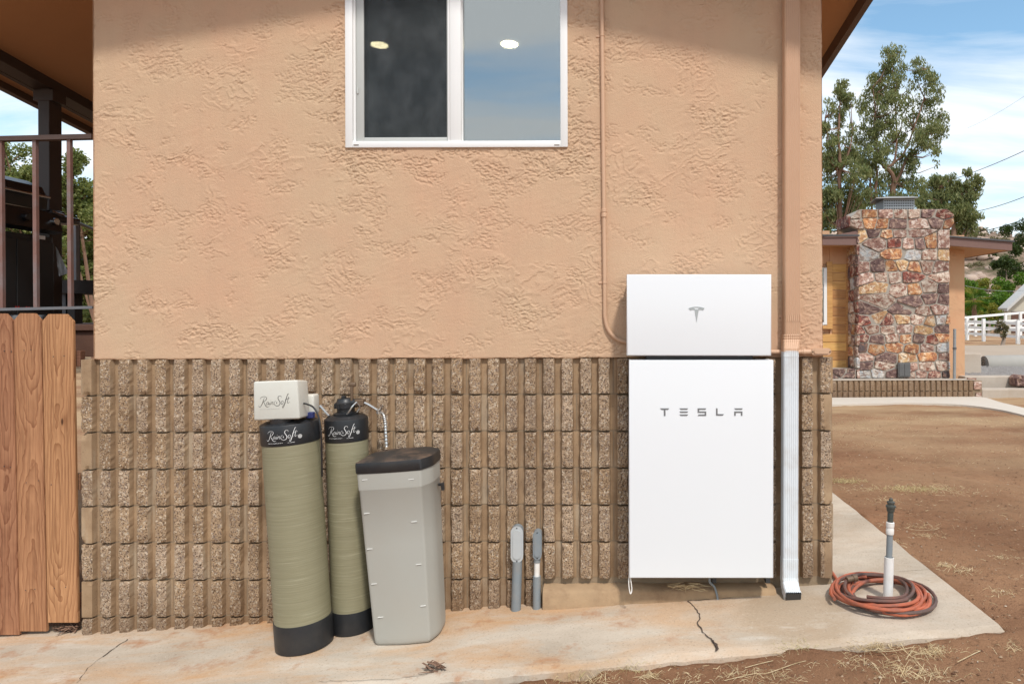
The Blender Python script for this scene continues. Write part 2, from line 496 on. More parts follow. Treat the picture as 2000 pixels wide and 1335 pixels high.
def make_stone(name, ca, cb, cc):
    t = NT(name); o = t.obj(); r = t.orand()
    o = t.vadd(o, t.comb(t.math('MULTIPLY', r, 71.0), t.math('MULTIPLY', r, 29.0), t.math('MULTIPLY', r, 47.0)))
    n = t.noise(o, 9, 6, 0.66, 0.8)
    c = t.mix(ca, cb, t.ramp(n, [(0.42, 0), (0.56, 1)]))
    c = t.mix(c, cc, t.ramp(t.noise(o, 11, 6, 0.68, 0.5), [(0.50, 0.0), (0.60, 0.95)]))
    c = t.mix(c, (0.06, 0.035, 0.03), t.ramp(t.noise(o, 35, 5, 0.7), [(0.30, 0.7), (0.42, 0.0)]))
    c = t.hsv(c, 0.5, 0.92, t.math('ADD', 0.75, t.math('MULTIPLY', r, 0.5)))
    nr = t.bump(t.noise(o, 22, 6, 0.68), 0.9, 0.02)
    t.bsdf(c, 0.8, 0, nr, 0.3)
    return t.done()

def make_leaf(name, ca, cb, trans=0.35):
    t = NT(name)
    g = t.island()
    c = t.mix(ca, cb, g)
    c = t.hsv(c, 0.5, 1.0, t.math('ADD', 0.7, t.math('MULTIPLY', t.noise(t.pos(), 0.9, 3, 0.6), 0.6)))
    b = t.n.new('ShaderNodeBsdfPrincipled'); t._in(b.inputs['Base Color'], c)
    b.inputs['Roughness'].default_value = 0.55; b.inputs['Specular IOR Level'].default_value = 0.3
    tr = t.n.new('ShaderNodeBsdfTranslucent'); t._in(tr.inputs['Color'], t.hsv(c, 0.49, 1.1, 1.3))
    m = t.n.new('ShaderNodeMixShader'); m.inputs[0].default_value = trans
    t.l.new(b.outputs[0], m.inputs[1]); t.l.new(tr.outputs[0], m.inputs[2]); t.l.new(m.outputs[0], t.out.inputs[0])
    return t.done()

def make_glass(name, refl, tint, transp=None):
    t = NT(name)
    tr = t.n.new('ShaderNodeBsdfTransparent'); tr.inputs[0].default_value = (*tint, 1)
    gl = t.n.new('ShaderNodeBsdfGlossy'); gl.inputs['Roughness'].default_value = 0.015
    nr = t.bump(t.noise(t.pos(), 1.2, 2, 0.4), 0.06, 0.03)
    t._in(gl.inputs['Normal'], nr)
    gl.inputs[0].default_value = (0.97, 0.98, 0.95, 1)
    fr = t.n.new('ShaderNodeFresnel'); fr.inputs[0].default_value = 1.5
    f = t.math('ADD', fr.outputs[0], refl, clamp=True)
    m = t.n.new('ShaderNodeMixShader'); t._in(m.inputs[0], f)
    t.l.new(tr.outputs[0], m.inputs[1]); t.l.new(gl.outputs[0], m.inputs[2]); t.l.new(m.outputs[0], t.out.inputs[0])
    return t.done()

def make_screen(name):
    t = NT(name)
    tr = t.n.new('ShaderNodeBsdfTransparent')
    b = t.n.new('ShaderNodeBsdfDiffuse')
    p = t.pos()
    t._in(b.inputs[0], t.mix((0.045, 0.052, 0.055), (0.085, 0.095, 0.10), t.ramp(t.noise(t.map(p, scale=(1.6, 1, 1)), 7, 5, 0.6), [(0.4, 0), (0.75, 1)])))  # mottling paints the blurred tree reflection into the screen colour
    m = t.n.new('ShaderNodeMixShader'); m.inputs[0].default_value = 0.62
    t.l.new(tr.outputs[0], m.inputs[1]); t.l.new(b.outputs[0], m.inputs[2]); t.l.new(m.outputs[0], t.out.inputs[0])
    return t.done()

def make_emit(name, col, st):
    t = NT(name)
    e = t.n.new('ShaderNodeEmission'); e.inputs[0].default_value = (*col, 1); e.inputs[1].default_value = st
    t.l.new(e.outputs[0], t.out.inputs[0])
    return t.done()

def make_tank(name):
    t = NT(name); o = t.obj(); s = t.sep(o)
    r = t.orand()
    ang = t.math('ARCTAN2', s[1], s[0])
    v = t.comb(t.math('MULTIPLY', ang, 0.5), t.math('MULTIPLY', r, 9.0), t.math('MULTIPLY', s[2], 1.0))
    line = t.noise(t.map(v, scale=(0.25, 1, 110)), 2.0, 4, 0.7)
    line2 = t.noise(t.map(v, scale=(1.0, 1, 190), rot=(0, 0.004, 0)), 1.5, 2, 0.5)
    c = t.mix((0.225, 0.205, 0.125), (0.275, 0.252, 0.16), t.ramp(line, [(0.35, 0), (0.66, 1)]))
    c = t.mix(c, (0.44, 0.42, 0.30), t.ramp(line2, [(0.60, 0.0), (0.72, 0.5)]))
    c = t.mix(c, (0.20, 0.18, 0.10), t.ramp(t.noise(o, 4, 5, 0.6), [(0.5, 0.0), (0.8, 0.45)]))
    nr = t.bump(t.math('ADD', line, t.math('MULTIPLY', line2, 0.6)), 0.4, 0.003)
    t.bsdf(c, 0.48, 0, nr, 0.4)
    return t.done()

M = {}
def make_stucco_fine(name, col):
    t = NT(name); p = t.pos()
    h = t.math('ADD', t.math('MULTIPLY', t.noise(p, 210, 5, 0.72), 0.6), t.math('MULTIPLY', t.noise(p, 70, 5, 0.7, 0.4), 0.5))
    nr = t.bump(h, 0.78, 0.005)
    tone = t.noise(p, 1.6, 5, 0.6)
    c = t.mix(tuple(x * a for x, a in zip(col, (1.02, 0.965, 0.94))), tuple(x * a for x, a in zip(col, (0.985, 1.04, 1.02))), t.ramp(tone, [(0.35, 0.0), (0.65, 1.0)]))
    c = t.mix(c, tuple(x * 0.88 for x in col), t.ramp(t.noise(p, 5, 7, 0.7), [(0.45, 0.0), (0.8, 0.5)]))
    # old rain streaks below the eaves and a little rising dust
    st = t.noise(t.map(p, scale=(7, 1, 0.35)), 2.0, 5, 0.6)
    c = t.mix(c, tuple(x * 0.86 for x in col), t.ramp(st, [(0.52, 0.0), (0.8, 0.35)]))
    t.bsdf(c, 0.88, 0, nr, 0.2)
    return t.done()
M['stucco'] = make_stucco_fine('stucco', (0.575, 0.383, 0.256))
M['stucco_far'] = make_stucco('stucco_far', (0.60, 0.36, 0.215))
M['soffit'] = simple('soffit', (0.47, 0.26, 0.13), 0.9, var=0.06, bump=0.35, bscale=60)
M['dark_wood'] = simple('dark_wood', (0.045, 0.032, 0.027), 0.6, var=0.25, vscale=9, bump=0.2, bscale=40)
M['fascia'] = simple('fascia', (0.105, 0.07, 0.052), 0.6, var=0.3, vscale=14, bump=0.2, bscale=50)
M['block_rough'] = make_block('block_rough', True)
M['block_smooth'] = make_block('block_smooth', False)
M['mortar'] = simple('mortar', (0.27, 0.20, 0.13), 0.95, var=0.25, vscale=14, bump=0.6, bscale=90, dirt=(0.13, 0.075, 0.04), dirt_amt=0.5)
M['slab'] = make_slab('slab')
M['footing'] = simple('footing', (0.37, 0.25, 0.145), 0.95, var=0.22, vscale=9, bump=0.6, bscale=70, dirt=(0.16, 0.085, 0.045), dirt_amt=0.75, dscale=5)
M['crack'] = simple('crack', (0.06, 0.04, 0.028), 0.95)
M['dirt'] = make_dirt('dirt')
M['picket'] = make_wood('picket', (0.50, 0.265, 0.125), (0.21, 0.078, 0.028), ring=62)
M['pine'] = make_wood('pine', (0.64, 0.37, 0.14), (0.50, 0.25, 0.08), ring=16, axis='x')
M['rail_wood'] = make_wood('rail_wood', (0.24, 0.12, 0.07), (0.12, 0.055, 0.032), ring=70, axis='x')
M['vinyl'] = simple('vinyl', (0.80, 0.80, 0.79), 0.35, var=0.02)
M['vinyl_grey'] = simple('vinyl_grey', (0.47, 0.48, 0.46), 0.45, var=0.05)
M['glass_clear'] = make_glass('glass_clear', 0.24, (0.62, 0.68, 0.70))
M['glass_far'] = make_glass('glass_far', 0.25, (0.4, 0.45, 0.45))
M['screen'] = make_screen('screen')
M['room'] = simple('room', (0.20, 0.20, 0.20), 0.9)
M['lamp_warm'] = make_emit('lamp_warm', (1.0, 0.74, 0.42), 22.0)
M['tan_metal'] = simple('tan_metal', (0.575, 0.365, 0.235), 0.55, var=0.05, bump=0.12, bscale=160, dirt=(0.40, 0.25, 0.16), dirt_amt=0.3)
M['gutter_white'] = simple('gutter_white', (0.70, 0.735, 0.76), 0.38, var=0.05, dirt=(0.42, 0.34, 0.27), dirt_amt=0.4, dscale=7)
M['gutter_shade'] = simple('gutter_shade', (0.045, 0.04, 0.035), 0.8)  # near black, painted shade for inside the downspout outlet
M['battery_white'] = simple('battery_white', (0.745, 0.765, 0.785), 0.24, var=0.012, vscale=2)
M['battery_dark'] = simple('battery_dark', (0.035, 0.036, 0.038), 0.55)
M['silver'] = simple('silver', (0.50, 0.53, 0.53), 0.35, 0.75)
M['letter_grey'] = simple('letter_grey', (0.20, 0.205, 0.21), 0.4, 0.3)
M['black_plastic'] = simple('black_plastic', (0.014, 0.016, 0.019), 0.42, var=0.3, vscale=18, bump=0.08, bscale=200, dirt=(0.16, 0.125, 0.095), dirt_amt=0.15, dscale=4)
M['black_dusty'] = simple('black_dusty', (0.028, 0.025, 0.023), 0.62, var=0.3, vscale=12, dirt=(0.235, 0.15, 0.10), dirt_amt=0.95, dscale=5)
M['tank'] = make_tank('tank')
M['brine'] = simple('brine', (0.385, 0.378, 0.338), 0.52, var=0.035, vscale=3, bump=0.06, bscale=260, dirt=(0.36, 0.31, 0.25), dirt_amt=0.3)
M['brine_mark'] = simple('brine_mark', (0.60, 0.59, 0.55), 0.5)
M['head'] = simple('head', (0.60, 0.60, 0.545), 0.45, var=0.03, vscale=4, dirt=(0.50, 0.43, 0.33), dirt_amt=0.3)
M['ink_black'] = simple('ink_black', (0.015, 0.015, 0.015), 0.5)
M['ink_white'] = simple('ink_white', (0.78, 0.78, 0.77), 0.5)
M['ink_grey'] = simple('ink_grey', (0.42, 0.42, 0.41), 0.5)
M['steel'] = simple('steel', (0.62, 0.62, 0.60), 0.28, 0.9, var=0.08)
M['brass'] = simple('brass', (0.17, 0.115, 0.075), 0.5, 0.5, var=0.3)
M['blue'] = simple('blue', (0.02, 0.03, 0.13), 0.5)
M['pvc_grey'] = simple('pvc_grey', (0.205, 0.235, 0.255), 0.55, var=0.18, vscale=12, dirt=(0.33, 0.27, 0.21), dirt_amt=0.35, dscale=9)
M['pvc_light'] = simple('pvc_light', (0.43, 0.45, 0.455), 0.5, var=0.06, dirt=(0.33, 0.27, 0.21), dirt_amt=0.25)
M['pvc_white'] = simple('pvc_white', (0.74, 0.72, 0.69), 0.45, var=0.05, dirt=(0.48, 0.38, 0.29), dirt_amt=0.5, dscale=9)
M['iron_green'] = simple('iron_green', (0.055, 0.07, 0.065), 0.55, 0.3, var=0.4, vscale=25, dirt=(0.25, 0.2, 0.15), dirt_amt=0.4, dscale=20)
M['hose'] = simple('hose', (0.42, 0.105, 0.048), 0.58, var=0.25, vscale=9, dirt=(0.12, 0.075, 0.06), dirt_amt=0.9, dscale=8)
M['hose_dark'] = simple('hose_dark', (0.105, 0.062, 0.05), 0.62, var=0.3, vscale=9, dirt=(0.36, 0.1, 0.05), dirt_amt=0.5, dscale=7)
M['rust_rail'] = simple('rust_rail', (0.20, 0.105, 0.085), 0.65, var=0.3, vscale=11, dirt=(0.20, 0.21, 0.225), dirt_amt=0.75, dscale=6)
M['rail_grey'] = simple('rail_grey', (0.15, 0.155, 0.165), 0.6, var=0.25, vscale=20, dirt=(0.2, 0.11, 0.085), dirt_amt=0.5, dscale=9)
M['rail_brown'] = simple('rail_brown', (0.085, 0.05, 0.038), 0.6, var=0.3, vscale=20)
M['deck_brown'] = simple('deck_brown', (0.115, 0.055, 0.035), 0.75, var=0.3, vscale=9, bump=0.3, bscale=60)
M['grill_black'] = simple('grill_black', (0.009, 0.009, 0.01), 0.32, var=0.3)
M['grill_cab'] = simple('grill_cab', (0.012, 0.012, 0.013), 0.5, var=0.3)
M['chrome'] = simple('chrome', (0.6, 0.6, 0.6), 0.18, 1.0)
M['ink_red'] = simple('ink_red', (0.35, 0.02, 0.015), 0.5)
M['plastic_film'] = simple('plastic_film', (0.42, 0.45, 0.46), 0.25, var=0.2, vscale=20)
M['grey_mat'] = simple('grey_mat', (0.10, 0.11, 0.12), 0.8, var=0.2)
M['concrete'] = simple('concrete', (0.46, 0.40, 0.335), 0.9, var=0.12, vscale=5, bump=0.35, bscale=60, dirt=(0.30, 0.22, 0.15), dirt_amt=0.45, dscale=2)
M['path'] = simple('path', (0.56, 0.50, 0.425), 0.9, var=0.07, vscale=3, bump=0.25, bscale=70)
M['grey_mortar'] = simple('grey_mortar', (0.33, 0.295, 0.25), 0.95, var=0.2, vscale=9, bump=0.7, bscale=35)
M['roofing'] = simple('roofing', (0.085, 0.085, 0.088), 0.9, var=0.2)
M['trim_brown'] = simple('trim_brown', (0.17, 0.095, 0.078), 0.65, var=0.15, vscale=7)
M['galv'] = simple('galv', (0.33, 0.35, 0.36), 0.45, 0.6, var=0.15, vscale=20)
M['galv_dark'] = simple('galv_dark', (0.13, 0.13, 0.13), 0.5, 0.4, var=0.2)
M['cable'] = simple('cable', (0.02, 0.02, 0.022), 0.6)
M['asphalt'] = simple('asphalt', (0.38, 0.295, 0.22), 0.95, var=0.15, vscale=0.6, bump=0.3, bscale=20)
M['gravel'] = simple('gravel', (0.27, 0.255, 0.245), 0.95, var=0.5, vscale=60, bump=1.0, bscale=60)
M['turf'] = simple('turf', (0.05, 0.11, 0.025), 0.95, var=0.4, vscale=40, bump=1.0, bscale=120)
M['tarp'] = simple('tarp', (0.33, 0.315, 0.285), 0.75, var=0.12, vscale=5, bump=0.3, bscale=12)
M['cream'] = simple('cream', (0.50, 0.47, 0.39), 0.85, var=0.05)
M['roof_edge'] = simple('roof_edge', (0.50, 0.49, 0.47), 0.7)
M['bark'] = simple('bark', (0.20, 0.115, 0.075), 0.9, var=0.35, vscale=5, bump=0.5, bscale=25)
M['bark_pale'] = simple('bark_pale', (0.30, 0.235, 0.185), 0.9, var=0.3, vscale=5, bump=0.5, bscale=25)
M['leaf_euc'] = make_leaf('leaf_euc', (0.10, 0.14, 0.05), (0.30, 0.31, 0.14), .48)
M['leaf_oak'] = make_leaf('leaf_oak', (0.10, 0.14, 0.04), (0.27, 0.29, 0.10), .45)
M['leaf_green'] = make_leaf('leaf_green', (0.05, 0.12, 0.015), (0.15, 0.26, 0.035))
M['leaf_dark'] = make_leaf('leaf_dark', (0.025, 0.05, 0.012), (0.07, 0.105, 0.025))
M['leaf_yellow'] = make_leaf('leaf_yellow', (0.14, 0.17, 0.03), (0.30, 0.28, 0.05))
M['leaf_scrub'] = make_leaf('leaf_scrub', (0.085, 0.08, 0.035), (0.17, 0.15, 0.065))
M['straw'] = make_leaf('straw', (0.50, 0.385, 0.215), (0.72, 0.60, 0.38), 0.2)
M['straw_green'] = make_leaf('straw_green', (0.42, 0.37, 0.17), (0.66, 0.57, 0.32), 0.2)
t = NT('hill'); p_ = t.pos()
c_ = t.mix((0.20, 0.135, 0.095), (0.40, 0.29, 0.22), t.ramp(t.noise(p_, 0.16, 7, 0.68), [(0.36, 0), (0.62, 1)]))
c_ = t.mix(c_, (0.075, 0.08, 0.035), t.ramp(t.noise(p_, 0.11, 8, 0.7), [(0.47, 0.0), (0.58, 0.85)]))
t.bsdf(c_, 0.95, 0, t.bump(t.noise(p_, 0.5, 7, 0.7), 1.0, 1.2), 0.1)
M['hill'] = t.done()
STONES = [make_stone('stone_red', (0.24, 0.055, 0.032), (0.12, 0.045, 0.036), (0.50, 0.33, 0.24)),
          make_stone('stone_orange', (0.52, 0.23, 0.075), (0.28, 0.10, 0.045), (0.64, 0.47, 0.30)),
          make_stone('stone_mauve', (0.115, 0.062, 0.058), (0.19, 0.112, 0.095), (0.38, 0.25, 0.19)),
          make_stone('stone_cream', (0.62, 0.52, 0.42), (0.38, 0.25, 0.185), (0.24, 0.085, 0.05)),
          make_stone('stone_pink', (0.44, 0.27, 0.20), (0.24, 0.115, 0.085), (0.64, 0.53, 0.45)),
          make_stone('stone_blue', (0.45, 0.47, 0.48), (0.58, 0.53, 0.47), (0.33, 0.24, 0.20)),
          make_stone('stone_dark', (0.065, 0.05, 0.05), (0.105, 0.07, 0.066), (0.22, 0.12, 0.085)),
          make_stone('stone_gold', (0.54, 0.34, 0.15), (0.36, 0.17, 0.075), (0.66, 0.54, 0.39))]

# ------------------------------------------------------------------ ground, slab, paths (setting)
def smooth01(a, b, x):
    t_ = min(1, max(0, (x - a) / (b - a)))
    return t_ * t_ * (3 - 2 * t_)

def front_y(x):
    return 3.15 + 0.052 * (min(x, 1.81) - 1.81)

def ground_z(x, y):
    base = slab_z(min(x, 1.81)) - 0.030 - 0.022 * smooth01(1.0, -1.0, x)
    base = base if x > -6 else slab_z(-6) - 0.052
    z = base
    if x > 1.81: z = slab_z(1.81) - 0.022 - 0.02 * smooth01(0, 3, x - 1.81)
    z = z * (1 - smooth01(5, 12, y)) + 0.085 * smooth01(5, 12, y)
    z += 0.32 * smooth01(15, 42, y)
    return z

def axis_vals(segs):
    out = []
    for a, b, s in segs:
        n = max(1, int(round((b - a) / s)))
        out += [a + (b - a) * i / n for i in range(n)]
    out.append(segs[-1][1])
    return out

xs = axis_vals([(-500, -60, 55), (-60, -8, 6.5), (-8, -2, 0.3), (-2, 4.2, 0.035), (4.2, 9, 0.12), (9, 60, 3), (60, 500, 55)])
ys = axis_vals([(-300, -5, 40), (-5, 2.2, 0.8), (2.2, 5.2, 0.035), (5.2, 12.2, 0.10), (12.2, 45, 1.2), (45, 600, 37)])
V = []
for y in ys:
    for x in xs:
        z = ground_z(x, y)
        if -3 < x < 9 and 2 < y < 12.3:
            z += 0.013 * mnoise.fractal(Vector((x * 3, y * 3, 0)), 0.8, 2.0, 4) + 0.006 * mnoise.noise(Vector((x * 22, y * 22, 3)))
            ed = min(abs(y - front_y(x)) if x < 1.81 else 9, abs(x - 1.81) if y > 3.1 else 9)
            if ed < .2: z += (.026 * mnoise.fractal(Vector((x * 3.7, y * 3.7, 8)), .7, 2.0, 3) + .008) * (1 - ed / .2)
            if x < 1.79 and y > front_y(x) + .02: z -= .05
        V.append((x, y, z))
nx_ = len(xs)
Fq = [(j * nx_ + i, j * nx_ + i + 1, (j + 1) * nx_ + i + 1, (j + 1) * nx_ + i) for j in range(len(ys) - 1) for i in range(nx_ - 1)]
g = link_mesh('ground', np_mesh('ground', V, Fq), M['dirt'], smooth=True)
tag(g, 'reddish brown bare dirt yard with straw litter', 'ground', kind='structure')

# concrete slab: strip along the wall and the strip going back round the corner
mb = MB()
sx = axis_vals([(-6, -3, 0.3), (-3, 1.81, 0.025)])
rows = 14
vs, fs = [], []
for i, x in enumerate(sx):
    fy = front_y(x) + 0.014 * mnoise.noise(Vector((x * 4, 0, 1))) + 0.010 * mnoise.noise(Vector((x * 17, 0, 5))) + 0.03 * max(0, mnoise.noise(Vector((x * 9, 3, 5))) - .35)
    for j in range(rows + 1):
        y = fy + (3.90 - fy) * j / rows
        e = 0.012 * max(0, 1 - j / 0.8) if j == 0 else 0
        vs.append((x, y, slab_z(x) - e + 0.002 * mnoise.noise(Vector((x * 2, y * 2, 0)))))
    vs.append((x, fy - 0.006, slab_z(x) - 0.12))
k = rows + 2
for i in range(len(sx) - 1):
    for j in range(rows): fs.append((i * k + j, (i + 1) * k + j, (i + 1) * k + j + 1, i * k + j + 1))
    fs.append((i * k + rows + 1, (i + 1) * k + rows + 1, (i + 1) * k, i * k))
e = (len(sx) - 1) * k
fs.append([e + rows + 1, e] + [e + j for j in range(1, rows + 1)] + [len(vs)])
vs.append((1.81, 3.90, slab_z(1.81) - 0.12))
mb.add(vs, fs)
vs, fs = [], []
ny = 60
for j in range(ny + 1):
    y = 3.90 + (11.0 - 3.90) * j / ny
    xe = 1.81 + (0.010 * mnoise.noise(Vector((0, y * 4, 7))) if j else 0)
    for x in (1.10, 1.35, 1.6, xe): vs.append((x, y, slab_z(x)))
    vs.append((xe + 0.004, y, slab_z(1.81) - 0.12))
for j in range(ny):
    for i in range(4): fs.append((j * 5 + i, j * 5 + i + 1, (j + 1) * 5 + i + 1, (j + 1) * 5 + i))
mb.add(vs, fs)
slab = mb.build('concrete_path', M['slab'])
tag(slab, 'stained concrete slab along the foot of the block wall', 'concrete', kind='structure')

def crack(pts, w):
    m = MB()
    q = []
    for i in range(len(pts) - 1):
        a, b = PG(*pts[i]), PG(*pts[i + 1])
        n = max(2, int((b - a).length / 0.02))
        for k_ in range(n): q.append(a.lerp(b, k_ / n) + Vector((rnd.uniform(-.006, .006), rnd.uniform(-.006, .006), 0)))
    q.append(PG(*pts[-1]))
    vs, fs = [], []
    for i, p in enumerate(q):
        d = (q[min(i + 1, len(q) - 1)] - q[max(i - 1, 0)]); d.z = 0; d.normalize()
        s = Vector((-d.y, d.x, 0)) * w * rnd.uniform(0.35, 1.1)
        for a in (p + s, p - s): vs.append((a.x, a.y, slab_z(a.x) + 0.0035))
    for i in range(len(q) - 1): fs.append((2 * i, 2 * i + 1, 2 * i + 3, 2 * i + 2))
    m.add(vs, fs)
    o = m.build('crack', M['crack'], slab)
crack([(1343, 1174), (1358, 1185), (1366, 1200), (1363, 1218), (1376, 1238), (1392, 1252), (1398, 1270)], 0.0035)
crack([(1392, 1250), (1400, 1262), (1398, 1272)], 0.007)
crack([(250, 1245), (225, 1262), (200, 1280)], 0.003)
crack([(200, 1280), (175, 1300), (150, 1330)], 0.0015)
crack([(1345, 1174), (1420, 1168), (1500, 1158)], 0.002)
crack([(620, 1330), (760, 1325), (835, 1316)], 0.0012)

# curving pale path in front of the far low wall
def strip(name, left, right, z, mat, label, kind='structure', th=0.06):
    m = MB()
    n = len(left)
    vs = [(*a, z) for a in left] + [(*a, z) for a in right] + [(*a, z - th) for a in left] + [(*a, z - th) for a in right]
    fs = []
    for i in range(n - 1):
        fs += [(i, n + i, n + i + 1, i + 1), (2 * n + i, i, i + 1, 2 * n + i + 1), (n + i, 3 * n + i, 3 * n + i + 1, n + i + 1)]
    fs += [(0, 2 * n, 3 * n, n), (n - 1, 2 * n - 1, 4 * n - 1, 3 * n - 1)]
    m.add(vs, fs)
    return tag(m.build(name, mat), label, name.replace('_', ' '), kind=kind)

def GP(px, py, z):
    Y = (EYE - z) * F / (py - VY)
    p = P(px, py, Y)
    return (p.x, p.y)
pl = [(1500, 777), (1632, 777.5), (1760, 777), (1902, 776), (1960, 789), (2040, 809), (2140, 835)]
pr = [(1500, 792), (1632, 791), (1760, 788.5), (1862, 791), (1935, 799), (2000, 813), (2140, 855)]
left = [tuple(v[:2]) for v in catmull([Vector((*GP(*q, 0.115), 0)) for q in pl], 6)]
right = [tuple(v[:2]) for v in catmull([Vector((*GP(*q, 0.115), 0)) for q in pr], 6)]
strip('path', left, right, 0.118, M['path'], 'pale concrete path curving in front of the low block wall')

# ------------------------------------------------------------------ the house: stucco wall, block foundation, roof, window
YR = 3.75                # rib faces of the block wall
YG = YR + 0.033          # groove floors
YS = YR + 0.012          # stucco face
XL, XR = P(182.5, 500, YS).x, P(1606.5, 500, YS).x
ZB = P(900, 699.5, YS).z
house = empty('stucco_house', ((XL + XR) / 2, YR, 0.0), 'tan stucco house with a white sliding window above a ribbed block foundation', 'house')
def H(mbuild, name, mats, **kw):
    o = mbuild.build(name, mats, **kw); wparent(o, house); return o

RX = -0.80               # ridge
def soffit_z(x, y): return 4.055 - (0.21 if x > RX else 0.164) * abs(x - RX) - 0.12 * (y - 3.75)
WX0, WX1 = P(677, 200, YS).x, P(1107.5, 200, YS).x
WZ0, WZ1 = P(890, 288, YS).z, 3.52
mb = MB()
ZT = 3.56
# gable top of the wall
gp = [(XL, ZT), (XR, ZT), (XR, soffit_z(XR, YS) + .02), (RX, soffit_z(RX, YS) + .02), (XL, soffit_z(XL, YS) + .02)]
mb.add([(x, YS, z) for x, z in gp], [(0, 1, 2, 3, 4)])
# window reveal, bottom lip, side walls
d = 0.10
mb.add([(WX0, YS, WZ0), (WX1, YS, WZ0), (WX1, YS, WZ1), (WX0, YS, WZ1), (WX0, YS + d, WZ0), (WX1, YS + d, WZ0), (WX1, YS + d, WZ1), (WX0, YS + d, WZ1)],
       [(0, 1, 5, 4), (1, 2, 6, 5), (2, 3, 7, 6), (3, 0, 4, 7)])
mb.add([(XL, YS, ZB), (XR, YS, ZB), (XR, YS + .2, ZB), (XL, YS + .2, ZB)], [(0, 1, 2, 3)])
YB = 9.2
for x in (XL, XR):
    mb.add([(x, YS, ZB), (x, YB, ZB), (x, YB, soffit_z(x, YB) + .02), (x, YS, soffit_z(x, YS) + .02)], [(0, 1, 2, 3)])
mb.add([(XL, YB, ZB), (XR, YB, ZB), (XR, YB, 3.2), (RX, YB, 3.7), (XL, YB, 3.2)], [(0, 1, 2, 3, 4)])
bm_wall = mb.build('wall_core', M['stucco'], smooth=True, angle=40); wparent(bm_wall, house)
# troweled front coat: a fine sheet with the window opening and real relief
def perlin(x, y, seed):
    rg_ = np.random.default_rng(seed)
    perm = rg_.permutation(256); perm = np.concatenate([perm, perm]); ang = rg_.random(256) * 2 * np.pi
    xi, yi = np.floor(x).astype(int), np.floor(y).astype(int)
    xf, yf = x - xi, y - yi
    u, v = xf * xf * xf * (xf * (xf * 6 - 15) + 10), yf * yf * yf * (yf * (yf * 6 - 15) + 10)
    def gr(ix, iy, dx, dy):
        a_ = ang[perm[(perm[ix & 255] + iy) & 255]]
        return np.cos(a_) * dx + np.sin(a_) * dy
    n00, n10 = gr(xi, yi, xf, yf), gr(xi + 1, yi, xf - 1, yf)
    n01, n11 = gr(xi, yi + 1, xf, yf - 1), gr(xi + 1, yi + 1, xf - 1, yf - 1)
    return (n00 * (1 - u) + n10 * u) * (1 - v) + (n01 * (1 - u) + n11 * u) * v
def fbm(x, y, seed, octv=5, gain=.55):
    s_, a_ = 0, 1.0
    for i in range(octv):
        s_ = s_ + a_ * perlin(x * 2.03 ** i + i * 7.3, y * 2.03 ** i - i * 3.1, seed + i); a_ *= gain
    return s_
def sstep(a, b, x):
    t_ = np.clip((x - a) / (b - a), 0, 1); return t_ * t_ * (3 - 2 * t_)
STEP = 0.0041
gx = np.array(axis_vals([(XL, WX0, STEP), (WX0, WX1, STEP), (WX1, XR, STEP)]))
gz_ = np.array(axis_vals([(ZB, WZ0, STEP), (WZ0, ZT, STEP)]))
GXX, GZZ = np.meshgrid(gx, gz_)
wob_x, wob_z = fbm(GXX * 3, GZZ * 3, 11, 4), fbm(GXX * 3, GZZ * 3, 17, 4)
qx, qz = GXX + .05 * wob_x, GZZ + .05 * wob_z
# distance to the window opening: the plaster is roughest there
dxw = np.maximum(np.maximum(WX0 - GXX, GXX - WX1), 0); dzw = np.maximum(WZ0 - GZZ, 0)
near = 1 - sstep(.05, .26, np.hypot(dxw, dzw))
pat = fbm(qx * 4.2 - qz * .8, qz * 6.0 + qx * .6, 23, 5) + .30 * near
patm = sstep(.02, .30, pat)
crumb = fbm(qx * 40, qz * 62, 31, 4, .70)
pits = -sstep(.0, -.16, crumb) * patm                       # torn hollows
grit = fbm(GXX * 95, GZZ * 110, 41, 2, .6)
tr = fbm(qx * 2.6 + qz * 1.1, qz * 4.6 - qx * .9, 53, 6, .52)      # trowel layers
saw = (tr * 4.5 + .06 * fbm(GXX * 40, GZZ * 40, 57, 2)) % 1.0
saw = np.where(saw < .95, (saw / .95) ** 2, (1 - saw) / .05)
ledm = sstep(.04, .30, fbm(GXX * 3.1, GZZ * 3.1, 61, 3) + .12 * near)
sweepn = fbm(qx * 5 + qz * 4, (qz - qx * .35) * 42, 71, 3, .5) * sstep(-.15, .25, fbm(GXX * 2.4, GZZ * 2.4, 73, 3))
relief = .0031 * (1 + .55 * near) * pits + .0036 * saw * ledm + .0010 * grit * (.35 + patm) + .0008 * sweepn + .0035 * fbm(GXX * 1.2, GZZ * 1.2, 83, 2)
yy_ = YS - relief - .001
ex = np.zeros_like(GXX); edge = .0035 * fbm(GZZ * 9, GZZ * 0 + 3.3, 91, 3)
ex[:, 0] = edge[:, 0]; ex[:, -1] = edge[:, -1]
yy_[:, 0] += .006; yy_[:, -1] += .006; yy_[:, 1] += .002; yy_[:, -2] += .002
ez = np.zeros_like(GXX); ez[0, :] = .007 * fbm(GXX[0] * 8, GXX[0] * 0 + 1.7, 95, 4)
yy_[0, :] += .004
Vw = np.stack([GXX + ex, yy_, GZZ + ez], -1).reshape(-1, 3)
ncol = len(gx)
ii, jj = np.meshgrid(np.arange(ncol - 1), np.arange(len(gz_) - 1))
cxm, czm = (gx[ii] + gx[ii + 1]) / 2, (gz_[jj] + gz_[jj + 1]) / 2
keep = ~((cxm > WX0) & (cxm < WX1) & (czm > WZ0) & (czm < WZ1))
k0 = (jj * ncol + ii)[keep]
Fw = np.stack([k0, k0 + 1, k0 + 1 + ncol, k0 + ncol], -1)
o = link_mesh('wall', np_mesh('wall', Vw, Fw), M['stucco'], smooth=True); wparent(o, house)


